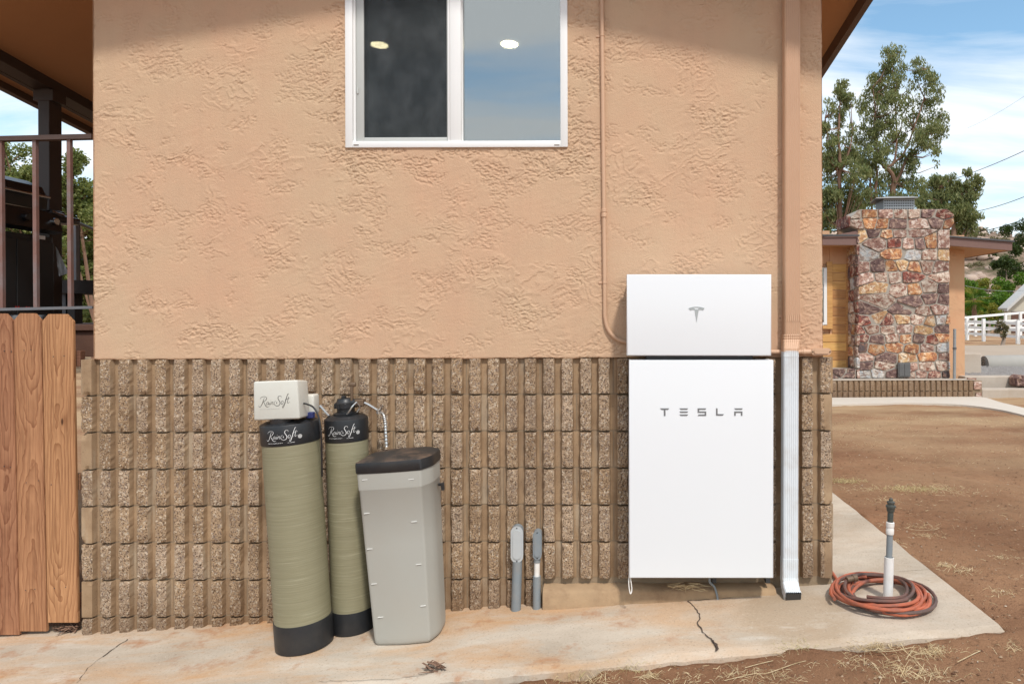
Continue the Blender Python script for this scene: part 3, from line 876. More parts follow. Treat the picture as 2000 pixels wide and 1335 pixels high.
# room behind the window with two ceiling lights
mb = MB()
rx0, rx1, ry0, ry1, rz0, rz1 = XL + .15, XR - .15, YS + 0.14, 8.6, 1.50, 3.42
mb.add([(rx0, ry0, rz0), (rx1, ry0, rz0), (rx1, ry1, rz0), (rx0, ry1, rz0), (rx0, ry0, rz1), (rx1, ry0, rz1), (rx1, ry1, rz1), (rx0, ry1, rz1)],
       [(0, 1, 2, 3), (4, 5, 6, 7), (1, 2, 6, 5), (2, 3, 7, 6), (3, 0, 4, 7)])
H(mb, 'room', M['room'])
for px, py in ((741, 86), (995, 85)):
    Y = (rz1 - EYE) * F / (VY - py) * 1.0
    c = P(px, py, Y)
    mb = MB(); mb.lathe([(0.056, 0), (0.056, -0.004)], 28, (c.x, c.y, rz1 - .002))
    H(mb, 'ceiling_light', M['lamp_warm'])

# window parts
win = empty('window', ((WX0 + WX1) / 2, YS, WZ0)); wparent(win, house)
wl_ = win.location + house.location
def Wp(mbuild, name, mats, **kw):
    o = mbuild.build(name, mats, **kw); o.parent = win; o.location = -Vector(wl_); return o
mb = MB()
fw = 0.036
y0, y1 = YS - 0.012, YS + 0.07
mb.rbox(WX0 - .004, WX0 + fw, y0, y1, WZ0 - .002, WZ1, .003)
mb.rbox(WX1 - fw, WX1 + .004, y0, y1, WZ0 - .002, WZ1, .003)
mb.rbox(WX0 + fw - .001, WX1 - fw + .001, y0 + .001, y1, WZ0 - .002, WZ0 + .034, .003)
mb.rbox(WX0 + fw - .001, WX1 - fw + .001, y0 + .001, y1, WZ1 - .03, WZ1, .003)
Wp(mb, 'frame', M['vinyl'], smooth=True)
mx = P(890, 150, YS).x
mb = MB(); mb.rbox(mx - .031, mx + .030, YS - .004, YS + .05, WZ0 + .032, WZ1 - .03, .003)
mb.rbox(mx - .045, mx - .033, YS + .002, YS + .05, WZ0 + .032, WZ1 - .03, .002)
Wp(mb, 'meeting_stile', M['vinyl'], smooth=True)
mb = MB()
mb.rbox(mx + .030, mx + .036, YS + .012, YS + .05, WZ0 + .033, WZ1 - .03, .001)
Wp(mb, 'glazing_bead', M['vinyl'])
mb = MB()
mb.rbox(WX0 + fw, WX0 + fw + .012, YS + .004, YS + .05, WZ0 + .033, WZ1 - .03, .002)
Wp(mb, 'glazing_bead', M['vinyl'])
sxa, sxb, sza = WX0 + fw + .013, mx - .046, WZ0 + .036
mb = MB()
mb.rbox(sxa, sxa + .042, YS + .012, YS + .03, sza, WZ1 - .03, .002)
mb.rbox(sxb - .006, sxb, YS + .012, YS + .03, sza, WZ1 - .03, .002)
mb.rbox(sxa + .042, sxb - .006, YS + .013, YS + .03, sza, sza + .024, .002)
Wp(mb, 'screen_frame', M['vinyl_grey'], smooth=True)
mb = MB(); mb.box(sxa + .04, sxb - .004, YS + .020, YS + .0215, sza + .022, WZ1 - .03)
Wp(mb, 'insect_screen', M['screen'])
mb = MB(); mb.box(mx + .034, WX1 - fw + .002, YS + .034, YS + .040, WZ0 + .03, WZ1 - .03)
Wp(mb, 'glass_pane', M['glass_clear'])
mb = MB(); mb.box(WX0 + fw + .002, mx - .035, YS + .046, YS + .052, WZ0 + .03, WZ1 - .03)
Wp(mb, 'glass_pane', M['glass_clear'])
mb = MB(); mb.rbox(sxa + .004, sxa + .014, YS + .006, YS + .012, WZ0 + .30, WZ0 + .335, .002)
Wp(mb, 'latch', M['vinyl_grey'])
for px in (697, 1088):
    c = P(px, 284, YS); mb = MB(); mb.box(c.x - .014, c.x + .014, y0 - .0005, y0 + .005, c.z - .0035, c.z + .0015); Wp(mb, 'weep_slot', M['brass'])

# roof: sloping soffits, fascias, roof sheet
ROVER_Y = 3.36
XE_R, XE_L = 1.50, -4.10
mb = MB()
def rq(x0, x1, y0, y1, dz0, dz1):
    mb.add([(x0, y0, soffit_z(x0, y0) + dz0), (x1, y0, soffit_z(x1, y0) + dz0), (x1, y1, soffit_z(x1, y1) + dz0), (x0, y1, soffit_z(x0, y1) + dz0),
            (x0, y0, soffit_z(x0, y0) + dz1), (x1, y0, soffit_z(x1, y0) + dz1), (x1, y1, soffit_z(x1, y1) + dz1), (x0, y1, soffit_z(x0, y1) + dz1)],
           [(0, 3, 2, 1), (4, 5, 6, 7), (0, 1, 5, 4), (1, 2, 6, 5), (2, 3, 7, 6), (3, 0, 4, 7)])
rq(RX, XE_R, ROVER_Y, YB + .4, 0, 0.03); rq(XE_L - .30, RX, ROVER_Y, YB + .4, 0, 0.03)
H(mb, 'soffit', M['soffit'])
mb = MB(); rq(RX, XE_R + .02, ROVER_Y - .02, YB + .4, 0.031, 0.15); rq(XE_L - .32, RX, ROVER_Y - .02, YB + .4, 0.031, 0.15)
H(mb, 'roof', M['roofing'])
mb = MB(); rq(XE_R, XE_R + .035, ROVER_Y, YB + .4, -0.085, 0.10)
H(mb, 'fascia', M['fascia'])
mb = MB(); rq(RX, XE_R, ROVER_Y - .03, ROVER_Y + .012, -0.10, 0.03); H(mb, 'fascia', M['fascia'])
mb = MB(); rq(XE_L - .30, RX, ROVER_Y - .03, ROVER_Y + .012, -0.10, 0.03); H(mb, 'fascia', M['fascia'])
mb = MB(); rq(XE_L - .34, XE_L - .30, ROVER_Y, YB + .4, -0.05, 0.10); H(mb, 'fascia', M['fascia'])
mb = MB(); rq(XE_L - .10, XE_L, 3.9, YB + .4, -0.075, -0.001); H(mb, 'beam', M['dark_wood'])
mb = MB(); rq(XE_L - .20, XE_L - .17, 3.9, YB + .4, -0.03, -0.001); H(mb, 'soffit_vent', M['dark_wood'])

# block foundation
BXL, BXR = P(156.5, 950, YR).x, P(1632, 950, YR).x
ZTOP = P(900, 700, YR).z
CH = 0.2032
PITCH = 0.1016
RC0 = P(891.2, 850, YR).x          # a rib centre
found = empty('block_foundation', (0, YR, 0)); wparent(found, house)
fl = found.location + house.location
def prof_depth(x):
    u = ((x - RC0) / PITCH + 0.5) % 1.0 - 0.5
    a = abs(u) * PITCH
    if a < 0.0288: return 0.0, True
    if a < 0.0345: return 0.033 * (a - 0.0288) / 0.0057, False
    return 0.033, False

def block(x0, x1, z0, z1, smooth_corner, corner_l, corner_r, seed):
    R = random.Random(seed)
    # x stations
    st = {x0, x1}
    kmin = int(math.floor((x0 - RC0) / PITCH)) - 1
    kmax = int(math.ceil((x1 - RC0) / PITCH)) + 1
    for k_ in range(kmin, kmax + 1):
        c = RC0 + k_ * PITCH
        for o_ in (-0.0348, -0.0285, -0.021, -0.0125, -0.004, 0.004, 0.0125, 0.021, 0.0285, 0.0348):
            if x0 + .002 < c + o_ < x1 - .002: st.add(c + o_)
    st = sorted(st)
    nz = 10
    cx, cz = (x0 + x1) / 2, z0
    vs, fs, ms = [], [], []
    N_ = len(st)
    chips = [(R.uniform(x0, x1), R.choice([z0, z1]), R.uniform(.012, .03)) for _ in range(R.choice([0, 1, 1, 2, 3]))]
    for j in range(nz + 1):
        z = z0 + (z1 - z0) * j / nz
        for i, x in enumerate(st):
            dpt, rib = prof_depth(x)
            dx = dz = 0.0
            if rib:
                u = abs(((x - RC0) / PITCH + 0.5) % 1.0 - 0.5) * PITCH
                amp = 0.0045 if u < 0.026 else 0.0022
                smooth_here = smooth_corner and ((corner_l and x < BXL + .09) or (corner_r and x > BXR - .06))
                if not smooth_here:
                    dpt += amp * (mnoise.noise(Vector((x * 55, z * 45, seed))) + 0.6 * R.uniform(-1, 1))
                    if u > 0.026:
                        dx = R.uniform(-.0028, .0028); dpt += R.uniform(0, .005)
                    if j in (0, nz): dpt += R.uniform(0, .006); dz = R.uniform(0, .0035) * (1 if j == 0 else -1)
                for (qx, qz, qr) in chips:
                    dd = math.hypot(x - qx, z - qz)
                    if dd < qr: dpt += (qr - dd) * 0.7
            if corner_l and i == 0: dpt += 0.022
            if corner_r and i == N_ - 1: dpt += 0.022
            vs.append((x + dx - cx, dpt, z + dz - cz))
    for j in range(nz):
        for i in range(N_ - 1):
            fs.append((j * N_ + i, j * N_ + i + 1, (j + 1) * N_ + i + 1, (j + 1) * N_ + i))
            xm = (st[i] + st[i + 1]) / 2
            rough = prof_depth(xm)[1]
            if smooth_corner and ((corner_l and xm < BXL + .09) or (corner_r and xm > BXR - .06)): rough = False
            ms.append(0 if rough else 1)
    # close towards the back
    dep = 0.075
    nb = len(vs)
    for j in (0, nz):
        for x in st: vs.append((x - cx, dep, (z0 if j == 0 else z1) - cz))
    for i in range(N_ - 1):
        fs.append((i + 1, i, nb + i, nb + i + 1)); ms.append(1)
        t_ = nz * N_
        fs.append((t_ + i, t_ + i + 1, nb + N_ + i + 1, nb + N_ + i)); ms.append(1)
    fs.append([j * N_ for j in range(nz + 1)] + [nb + N_, nb]); ms.append(1)
    fs.append([j * N_ + N_ - 1 for j in range(nz, -1, -1)] + [nb + N_ - 1, nb + 2 * N_ - 1]); ms.append(1)
    me = bpy.data.meshes.new('block')
    me.from_pydata(vs, [], fs); me.update()
    me.polygons.foreach_set('material_index', ms)
    o = link_mesh('block', me, [M['block_rough'], M['block_smooth']], found)
    o.location = Vector((cx, YR, cz)) - Vector(fl)
    return o

FOOT_X0 = P(1062, 1150, YR).x
seed = 100
gc0 = RC0 + 0.5 * PITCH + 4 * PITCH          # a vertical joint of the first course
for row in range(8):
    zt = ZTOP - row * CH
    zb_ = zt - CH + 0.0085
    off = gc0 + (0.2032 if row % 2 else 0.0)
    n0 = int(math.floor((BXL - off) / 0.4064))
    xlim = BXR
    if row == 6: xlim = RC0 + 0.5 * PITCH + 4 * PITCH
    if row == 7: xlim = RC0 + 0.5 * PITCH - 3 * PITCH; zb_ = zt - 0.11
    x = off + n0 * 0.4064
    while x < xlim - 0.02:
        a = max(x + .0035, BXL); b = min(x + 0.4064 - .0035, xlim)
        if b - a > 0.03:
            cl, cr = a <= BXL + 1e-6, b >= BXR - 1e-6
            block(a, b, zb_, zt, (row % 2 == 0) if cl else (row % 2 == 1), cl, cr, seed)
        seed += 1
        x += 0.4064
mb = MB()
mb.box(BXL + .012, BXR - .012, YG + 0.0015, 9.1, -0.4, ZTOP - .004)
o = mb.build('mortar', M['mortar'], found); o.location = -Vector(fl)
# footing ledge below the right hand blocks
mb = MB()
fx0, fx1 = FOOT_X0, P(1511, 1150, YR).x
vs, fs = [], []
n = 50
zt_ = ZTOP - 6 * CH - 0.02
for i in range(n + 1):
    x = fx0 + (fx1 - fx0) * i / n
    w = mnoise.noise(Vector((x * 6, 1, 0))) * .010 + mnoise.noise(Vector((x * 25, 1, 0))) * .005
    zt2 = zt_ - 0.012 + w * 0.8
    yf = YR - 0.062 + w
    vs += [(x, YG, zt2 + .006), (x, yf + .012, zt2), (x, yf, zt2 - .014), (x, yf - .006, slab_z(x) - .03)]
for i in range(n):
    for j in range(3): fs.append((i * 4 + j, i * 4 + j + 1, (i + 1) * 4 + j + 1, (i + 1) * 4 + j))
mb.add(vs, fs); mb.add([vs[0], vs[1], vs[2], vs[3], (fx0, YG, slab_z(fx0) - .03)], [(0, 1, 2, 3, 4)])
o = mb.build('footing', M['footing'], found, smooth=True, angle=60); o.location = -Vector(fl)
# ------------------------------------------------------------------ conduit, downspout, battery on the wall
def top(mbuild, name, mats, label, cat, group=None, **kw):
    return tag(mbuild.build(name, mats, **kw), label, cat, group)

# tall tan conduit beside the window
cy = YS - 0.013
cnd = empty('conduit', P(1178, 410, cy), 'tan painted conduit running down beside the window into the white battery', 'conduit')
cl_ = Vector(cnd.location)
def C_(m, name, mats, parent=cnd, off=None, **kw):
    o = m.build(name, mats, parent, **kw); o.location = -Vector(parent.location if off is None else off); return o
a0, a1, a2 = P(1175, -40, cy), P(1179.5, 410, cy), P(1181.5, 605, cy)
pts = [a0, a1, a2] + [P(x, y, cy) for x, y in ((1182, 618), (1184, 632), (1189, 645), (1198, 656), (1210, 664), (1222, 668), (1234, 671))]
mb = MB(); mb.tube(catmull([P(1175 + 6.5 * (y + 40) / 645, y, cy) for y in (-40, 120, 300, 450, 605)] + pts[3:], 5), 0.0115, 14)
C_(mb, 'pipe', M['tan_metal'], smooth=True)
mb = MB(); c = P(1179.6, 416, cy); mb.lathe([(0.0125, -.024), (0.0155, -.022), (0.0155, -.006), (0.0135, -.004), (0.0135, .004), (0.0155, .006), (0.0155, .022), (0.0125, .024)], 16, c)
C_(mb, 'coupling', M['tan_metal'], smooth=True)
for y in (552, 70):
    c = P(1175 + 6.5 * (y + 40) / 645, y, cy)
    mb = MB(); mb.lathe([(0.0125, -.004), (0.0135, -.004), (0.0135, .004), (0.0125, .004)], 16, c)
    mb.rbox(c.x - .034, c.x - .010, YS - .005, YS + .002, c.z - .006, c.z + .006, .002)
    C_(mb, 'strap', M['tan_metal'], smooth=True)
# short horizontal conduit at the right
hc = empty('conduit', P(1560, 687, cy), 'short horizontal tan conduit with an oval access fitting at the house corner', 'conduit')
hy = YS - 0.022
mb = MB(); mb.tube([P(1490, 687, hy), P(1566, 687, hy)], 0.0135, 14); C_(mb, 'pipe', M['tan_metal'], hc, smooth=True)
mb = MB(); mb.tube([P(1565, 687, hy), P(1568, 687, hy), P(1568.2, 687, hy), P(1573, 687, hy), P(1573.2, 687, hy), P(1584, 687, hy)], [.0155, .0155, .018, .018, .0155, .0155], 14); C_(mb, 'coupling', M['tan_metal'], hc, smooth=True)
def stadium(cx, cz, hw, hh, n=8, vertical=False):
    pts = []
    if vertical: hw, hh = hh, hw
    for s in (1, -1):
        for i in range(n + 1):
            th = -math.pi / 2 + math.pi * i / n if s > 0 else math.pi / 2 + math.pi * i / n
            pts.append(((hw - hh) * s + hh * math.cos(th), hh * math.sin(th)))
    return [(cx + (z if vertical else x), cz + (x if vertical else z)) for x, z in pts]
c = P(1602, 686, hy)
mb = MB(); mb.prism(stadium(c.x, c.z, .055, .0175), hy - .017, hy + .02); C_(mb, 'fitting_body', M['tan_metal'], hc)
mb = MB(); mb.prism(stadium(c.x, c.z, .055, .0195), hy - .020, hy - .0175); mb.prism(stadium(c.x, c.z, .040, .012), hy - .026, hy - .0195); C_(mb, 'fitting_cover', M['tan_metal'], hc)
for s in (-1, 1):
    mb = MB(); mb.lathe([(.004, 0), (.004, -.003)], 8, (c.x + s * .047, hy - .0205, c.z), 'y'); C_(mb, 'screw', M['brass'], hc)

# downspout
ds = empty('downspout', P(1545, 640, 3.7), 'ribbed downspout on the wall, tan above and bare white below, by the battery', 'downspout')
def spout_section(hw, hd, rib=0.0035, n=7):
    """outline (x, y) of a ribbed rectangular downspout, front towards -y"""
    pts = [(-hw, hd), (-hw, -hd + .008), (-hw + .004, -hd + .002)]
    for i in range(n):
        x = -hw + .010 + (2 * hw - .020) * i / (n - 1)
        w = (2 * hw - .020) / (n - 1) * 0.28
        pts += [(x - w, -hd), (x - w * .4, -hd + rib), (x + w * .4, -hd + rib), (x + w, -hd)]
    pts += [(hw - .004, -hd + .002), (hw, -hd + .008), (hw, hd)]
    return pts
def sweep(sections):
    """sections: list of (outline [(x,y)], centre, tilt of the plane about x)"""
    m = MB(); vs, fs = [], []
    n = len(sections[0][0])
    for ol, c, tl in sections:
        for x, y in ol: vs.append((c[0] + x, c[1] + y * math.cos(tl), c[2] + y * math.sin(tl)))
    for i in range(len(sections) - 1):
        for j in range(n): fs.append((i * n + j, i * n + (j + 1) % n, (i + 1) * n + (j + 1) % n, (i + 1) * n + j))
    m.add(vs, fs)
    return m
yd = YS - 0.036
so = spout_section(.0425, .031)
xt, xb = P(1545.5, 0, yd).x, P(1545.5, 650, yd).x
mb = sweep([(so, (xt, yd, 3.62), 0), (so, (xb, yd, P(1545, 655, yd).z), 0)])
C_(mb, 'upper_pipe', M['tan_metal'], ds)
c = P(1546, 621, yd)
mb = sweep([([(x * 1.03, y * 1.06) for x, y in so], (c.x, yd, c.z + .017), 0), ([(x * 1.03, y * 1.06) for x, y in so], (c.x, yd, c.z - .017), 0)])
mb.rbox(c.x - .064, c.x - .043, YS - .006, YS + .001, c.z - .02, c.z + .02, .002); mb.rbox(c.x + .043, c.x + .064, YS - .006, YS + .001, c.z - .02, c.z + .02, .002)
C_(mb, 'strap', M['tan_metal'], ds)
for s in (-1, 1):
    mb = MB(); mb.lathe([(.004, 0), (.003, -.003)], 8, (c.x + s * .055, YS - .006, c.z), 'y'); C_(mb, 'screw', M['brass'], ds)
yl = YR - 0.062
secs = []
for i, (yy, s, dy) in enumerate([(652, 1.0, 0), (655, 1.08, 0), (657, 1.03, 0), (660, 1.09, 0), (662, 1.04, 0), (665, 1.09, .1), (667, 1.03, .2), (672, 1.0, .5), (680, .97, .9), (686, .96, 1.0)]):
    yc = yd + (yl - yd) * dy
    q = P(1545 - (yy - 652) * .06, yy, yc)
    secs.append(([(x * s, y * s) for x, y in so], (q.x, yc, q.z), 0))
mb = sweep(secs); C_(mb, 'offset_elbow', M['tan_metal'], ds)
sl = spout_section(.0405, .030)
q0, q1 = P(1543, 684, yl), P(1541.5, 1125, yl)
secs = [([(x * .98, y * .98) for x, y in sl], (q0.x, yl, q0.z), 0), (sl, (q0.x, yl, q0.z - .02), 0), ([(x * 1.03, y * 1.03) for x, y in sl], (q0.x, yl, q0.z - .03), 0), (sl, (q0.x, yl, q0.z - .04), 0)]
mid = P(1542, 1088, yl)
secs += [(sl, (mid.x, yl, mid.z + .002), 0), ([(x * 1.03, y * 1.03) for x, y in sl], (mid.x, yl, mid.z), 0), ([(x * 1.03, y * 1.03) for x, y in sl], (q1.x, yl, q1.z), 0)]
mb = sweep(secs); C_(mb, 'lower_pipe', M['gutter_white'], ds)
secs = []
for i in range(9):
    t_ = i / 8; th = -t_ * 1.30
    s = 1.03 + (0.03 if i % 2 else 0)
    secs.append(([(x * s, y * s) for x, y in sl], (q1.x, yl - .085 * (1 - math.cos(t_ * 1.15)) * 1.6, q1.z + .002 - .085 * math.sin(t_ * 1.25)), th))
mb = sweep(secs); C_(mb, 'outlet_elbow', M['gutter_white'], ds)
ol, c_, tl2_ = secs[-1]
m = MB(); m.add([(c_[0] + x * .93, c_[1] + y * .88 * math.cos(tl2_) - .002, c_[2] + y * .88 * math.sin(tl2_) - .003) for x, y in ol], [tuple(range(len(ol)))]); C_(m, 'outlet_shade', M['gutter_shade'], ds)  # dark cap painted as the shade inside the open outlet

# home battery: two white covers, dark body between
yb = YR - 0.185
bat = empty('home_battery', P(1368, 1128, yb), 'white wall mounted home battery with two glossy panels and grey lettering', 'battery')
U0, U1 = P(1224, 536, yb), P(1507, 694, yb)
L0, L1 = P(1228, 703.5, yb), P(1511.5, 1128, yb)
tl_ = 0.0035
def panel(a, b, name):
    m = MB()
    bm = bmesh.new(); bmesh.ops.create_cube(bm, size=1)
    for v in bm.verts:
        v.co = Vector((v.co.x * (b.x - a.x), v.co.y * .120, v.co.z * (a.z - b.z)))
    front = [e for e in bm.edges if all(v.co.y < 0 for v in e.verts)]
    bmesh.ops.bevel(bm, geom=front, offset=.007, segments=4, affect='EDGES', profile=.5)
    m.bm(bm)
    o = m.build(name, M['battery_white'], bat, smooth=True, angle=50)
    o.location = Vector(((a.x + b.x) / 2, yb + .060, (a.z + b.z) / 2)) - Vector(bat.location)
    o.rotation_euler = (0, tl_, 0)
    return o
panel(U0, U1, 'inverter_cover'); panel(L0, L1, 'battery_cover')
mb = MB(); mb.rbox(L0.x + .012, L1.x - .012, yb + .121, YR - .001, L1.z + .02, L0.z - .02, .004); C_(mb, 'battery_body', M['battery_dark'], bat)
mb = MB(); mb.rbox(U0.x + .012, U1.x - .012, yb + .121, YR - .001, U1.z + .012, U0.z - .012, .004); C_(mb, 'inverter_body', M['battery_dark'], bat)
a, b = P(1263, 692, yb), P(1474, 706, yb)
mb = MB(); mb.box(a.x, b.x, yb + .05, YR - .004, b.z - .03, a.z + .03); C_(mb, 'bracket', M['battery_dark'], bat)
# grey letters on the lower cover: stroke polygons in crop units (4 per photo pixel)
def Lp(x, y, yy): return P(1150 + x / 4.0, 500 + y / 4.0, yy)
def letter(polys):
    m = MB()
    for poly in polys:
        q = [Lp(x, y, yb) for x, y in poly]
        m.prism([(p.x, p.z) for p in q], yb - .0016, yb + .0010)
    C_(m, 'lettering', M['letter_grey'], bat)
letter([[(557, 1187), (628, 1187), (619, 1199), (599, 1199), (599, 1247), (586, 1247), (586, 1199), (566, 1199)]])
letter([[(708, 1187), (776, 1187), (768, 1198), (716, 1198)], [(708, 1211), (776, 1211), (768, 1222), (716, 1222)], [(708, 1235), (776, 1235), (768, 1246), (716, 1246)]])
letter([[(850, 1187), (918, 1187), (910, 1198), (862, 1198), (862, 1211), (917, 1211), (917, 1246), (850, 1246), (858, 1235), (905, 1235), (905, 1222), (850, 1222)]])
letter([[(994, 1187), (1006, 1187), (1006, 1232), (1056, 1232), (1046, 1244), (994, 1244)]])
letter([[(1136, 1187), (1203, 1187), (1195, 1198), (1144, 1198)], [(1136, 1211), (1200, 1211), (1200, 1245), (1188, 1245), (1188, 1222), (1148, 1222), (1148, 1245), (1136, 1245)]])
# emblem on the upper cover
def arc(x0, x1, ymid, yend, n=8):
    return [(x0 + (x1 - x0) * i / n, yend + (ymid - yend) * (1 - (2 * i / n - 1) ** 2)) for i in range(n + 1)]
m = MB()
for poly in ([*arc(779, 904, 394, 406), *reversed(arc(783, 900, 401, 413))],
             [*arc(785, 842, 405, 415)[:5], (829, 409), (836, 418), (842, 411), (848, 418), (855, 409), *[(1683 - x, y) for x, y in reversed(arc(785, 842, 405, 415)[:5])],
              (892, 424), (872, 418), (858, 420), (842, 516), (826, 420), (812, 418), (792, 424)]):
    q = [Lp(x, y, yb) for x, y in poly]
    m.prism([(p.x, p.z) for p in q], yb - .0018, yb + .0010)
C_(m, 'emblem', M['silver'], bat)
mb = MB(); mb.tube(catmull([P(1229, 1118, yb + .02), P(1228, 1140, yb + .015), P(1231, 1158, yb + .01), P(1234, 1150, yb + .015), P(1231, 1125, yb + .02)], 6), .003, 8); C_(mb, 'strap_loop', M['pvc_white'], bat, smooth=True)
for px in (1395, 1500):
    c = P(px, 1128, yb + .13); mb = MB(); mb.rbox(c.x - .012, c.x + .012, c.y, YR - .001, c.z - .03, c.z + .04, .003); C_(mb, 'mount_foot', M['battery_dark'], bat)
mb = MB(); mb.tube(catmull([P(1388, 1118, yb + .12), P(1386, 1135, yb + .12), P(1395, 1145, yb + .12), P(1400, 1160, yb + .115), P(1402, 1172, yb + .11)], 5), .006, 8); C_(mb, 'cable', M['pvc_grey'], bat, smooth=True)

# ------------------------------------------------------------------ grey conduit stubs
def stub(pxb, pyb, pxt, pyt, w, bodyx, by0, by1, bw, label, white=None):
    yc = YR - .035
    base = PG(pxb, pyb); base = P(pxb, pyb, yc)
    e_ = empty('conduit_stub', (base.x, yc, slab_z(base.x)), label, 'conduit', 'grey conduit stubs at the foot of the wall')
    t_ = P(pxt, pyt, yc)
    b_ = Vector((base.x, yc, slab_z(base.x) - .02))
    m = MB()
    if white:
        w1, w2 = P(*white[0], yc), P(*white[1], yc)
        m.tube([b_, w1], w, 16); C_(m, 'pipe', M['pvc_grey'], e_, smooth=True)
        m = MB(); m.tube([w1 - Vector((0, 0, .004)), w2], w * .72, 16); C_(m, 'white_sleeve', M['pvc_white'], e_, smooth=True)
        m = MB(); m.tube([w2, w2 + (t_ - w2) * .999], w * .85, 16); C_(m, 'collar', M['pvc_grey'], e_, smooth=True)
    else:
        m.tube([b_, t_], w, 16); C_(m, 'pipe', M['pvc_grey'], e_, smooth=True)
    c0, c1 = P(bodyx, by0, yc), P(bodyx, by1, yc)
    cx, cz, hh = (c0.x + c1.x) / 2, (c0.z + c1.z) / 2, (c0.z - c1.z) / 2
    body = M['pvc_grey']; cov = M['pvc_light'] if not white else M['pvc_grey']
    m = MB(); m.prism(stadium(cx, cz, bw * .92, hh, 8, True) if False else [(x, z) for x, z in stadium(cx, cz, hh, bw * .92, 8, True)][:], yc - .016, yc + .03); C_(m, 'fitting_body', body, e_)
    m = MB(); m.prism(ver_stadium(cx, cz, bw, hh), yc - .021, yc - .0165); m.prism(ver_stadium(cx, cz, bw * .66, hh * .80), yc - .026, yc - .0205); C_(m, 'cover', cov, e_)
    for s in (-1, 1):
        m = MB(); m.lathe([(.0035, 0), (.0035, -.002)], 8, (cx, yc - .0212, cz + s * (hh - .009)), 'y'); C_(m, 'screw', M['battery_dark'], e_)
def ver_stadium(cx, cz, hw, hh, n=8):
    pts = []
    for i in range(n + 1):
        th = math.pi * i / n; pts.append((cx + hw * math.cos(th), cz + (hh - hw) + hw * math.sin(th)))
    for i in range(n + 1):
        th = math.pi + math.pi * i / n; pts.append((cx + hw * math.cos(th), cz - (hh - hw) + hw * math.sin(th)))
    return pts
def stadium(cx, cz, a, b, n=8, vertical=False):
    if vertical: return ver_stadium(cx, cz, b, a, n)
    return [(cx + (z - cz), cz + (x - cx)) for x, z in ver_stadium(cx, cz, b, a, n)]
stub(1007.5, 1202, 1010.5, 1094, .0265, 1010.5, 1025, 1096, .0335, 'thick grey conduit stub with a large pale oval cover at the wall')
stub(1048.5, 1200, 1049, 1085, .0215, 1050, 1034, 1090, .0235, 'thinner blue grey conduit stub with a white sleeve in its middle', white=((1048.5, 1124), (1049, 1097)))

# ------------------------------------------------------------------ printed script logo made of brush strokes
LOGO = [([(222, 392), (207, 430), (188, 478), (168, 516), (148, 537), (132, 532), (127, 512)], [3, 6, 7, 6, 5, 4, 2]),
        ([(152, 418), (160, 398), (182, 382), (212, 375), (243, 380), (258, 400), (246, 428), (218, 450), (194, 457)], [2, 3, 4, 4, 4, 6, 6, 4, 2]),
        ([(205, 452), (216, 478), (233, 514), (254, 538), (278, 540), (300, 530)], [3, 6, 7, 6, 4, 1.5]),
        ([(290, 472), (276, 462), (258, 474), (247, 494), (255, 507), (272, 497), (288, 474), (281, 498), (290, 506), (302, 494)], [3, 4, 4, 5, 4, 3, 4, 5, 3, 2]),
        ([(315, 464), (303, 494), (309, 505), (322, 494)], [4, 5, 4, 2]),
        ([(321, 438), (324, 442)], [5, 5]),
        ([(336, 464), (323, 504)], [4, 5]), ([(326, 488), (342, 466), (356, 466), (350, 492), (356, 505), (370, 494)], [2, 3, 5, 5, 4, 2]),
        ([(490, 402), (490, 382), (470, 372), (446, 384), (438, 408), (448, 436), (464, 464), (466, 498), (444, 526), (408, 530), (380, 508), (376, 476), (392, 456), (410, 452)], [2, 4, 4, 6, 7, 8, 8, 7, 6, 5, 5, 4, 3, 2]),
        ([(418, 464), (412, 482), (418, 493)], [1.5, 7, 9]),
        ([(512, 452), (494, 462), (484, 486), (490, 506), (508, 500), (521, 476), (516, 456), (508, 452)], [3, 5, 6, 5, 4, 5, 4, 3]),
        ([(610, 346), (600, 348), (586, 372), (566, 428), (545, 488), (526, 540), (510, 563), (502, 556), (512, 530), (540, 500), (566, 482)], [6, 7, 7, 8, 8, 7, 6, 4, 3, 2, 2]),
        ([(546, 440), (590, 422), (634, 412)], [2, 4, 2]),
        ([(612, 388), (598, 432), (588, 476), (594, 492), (612, 480)], [4, 6, 6, 5, 2]),
        ([(619, 472), (623, 478)], [5, 5])]
def stroke_mesh(m, mapf):
    """mapf: crop coordinate -> (point, outward normal)"""
    for li, (pts, ws) in enumerate(LOGO):
        q = catmull([Vector((x, y, w)) for (x, y), w in zip(pts, ws)], 5)
        vs, fs = [], []
        for i, p in enumerate(q):
            dd = q[min(i + 1, len(q) - 1)] - q[max(i - 1, 0)]
            L_ = math.hypot(dd.x, dd.y) or 1
            nx, ny = -dd.y / L_, dd.x / L_
            w = max(1.4, p.z) * .56
            for s in (1, -1):
                pt, nr = mapf(p.x + nx * w * s, p.y + ny * w * s)
                vs.append(pt + nr * (0.0006 + li * 0.00002))
        for i in range(len(q) - 1): fs.append((2 * i, 2 * i + 1, 2 * i + 3, 2 * i + 2))
        m.add(vs, fs)
def small_print(m, mapf, spans, h):
    """rows of tiny printed words too small to read"""
    R = random.Random(5)
    for x0, x1, y in spans:
        x = x0
        while x < x1:
            w = R.uniform(3.5, 7)
            hh = h * R.choice([.7, .7, 1.0])
            vs = []
            for (a, b) in ((x, y), (x + w * .7, y), (x + w * .7 + 2, y - hh), (x + 2, y - hh)):
                pt, nr = mapf(a, b); vs.append(pt + nr * .0007)
            m.add(vs, [(0, 1, 2, 3)])
            x += w + (5 if R.random() < .2 else 0)

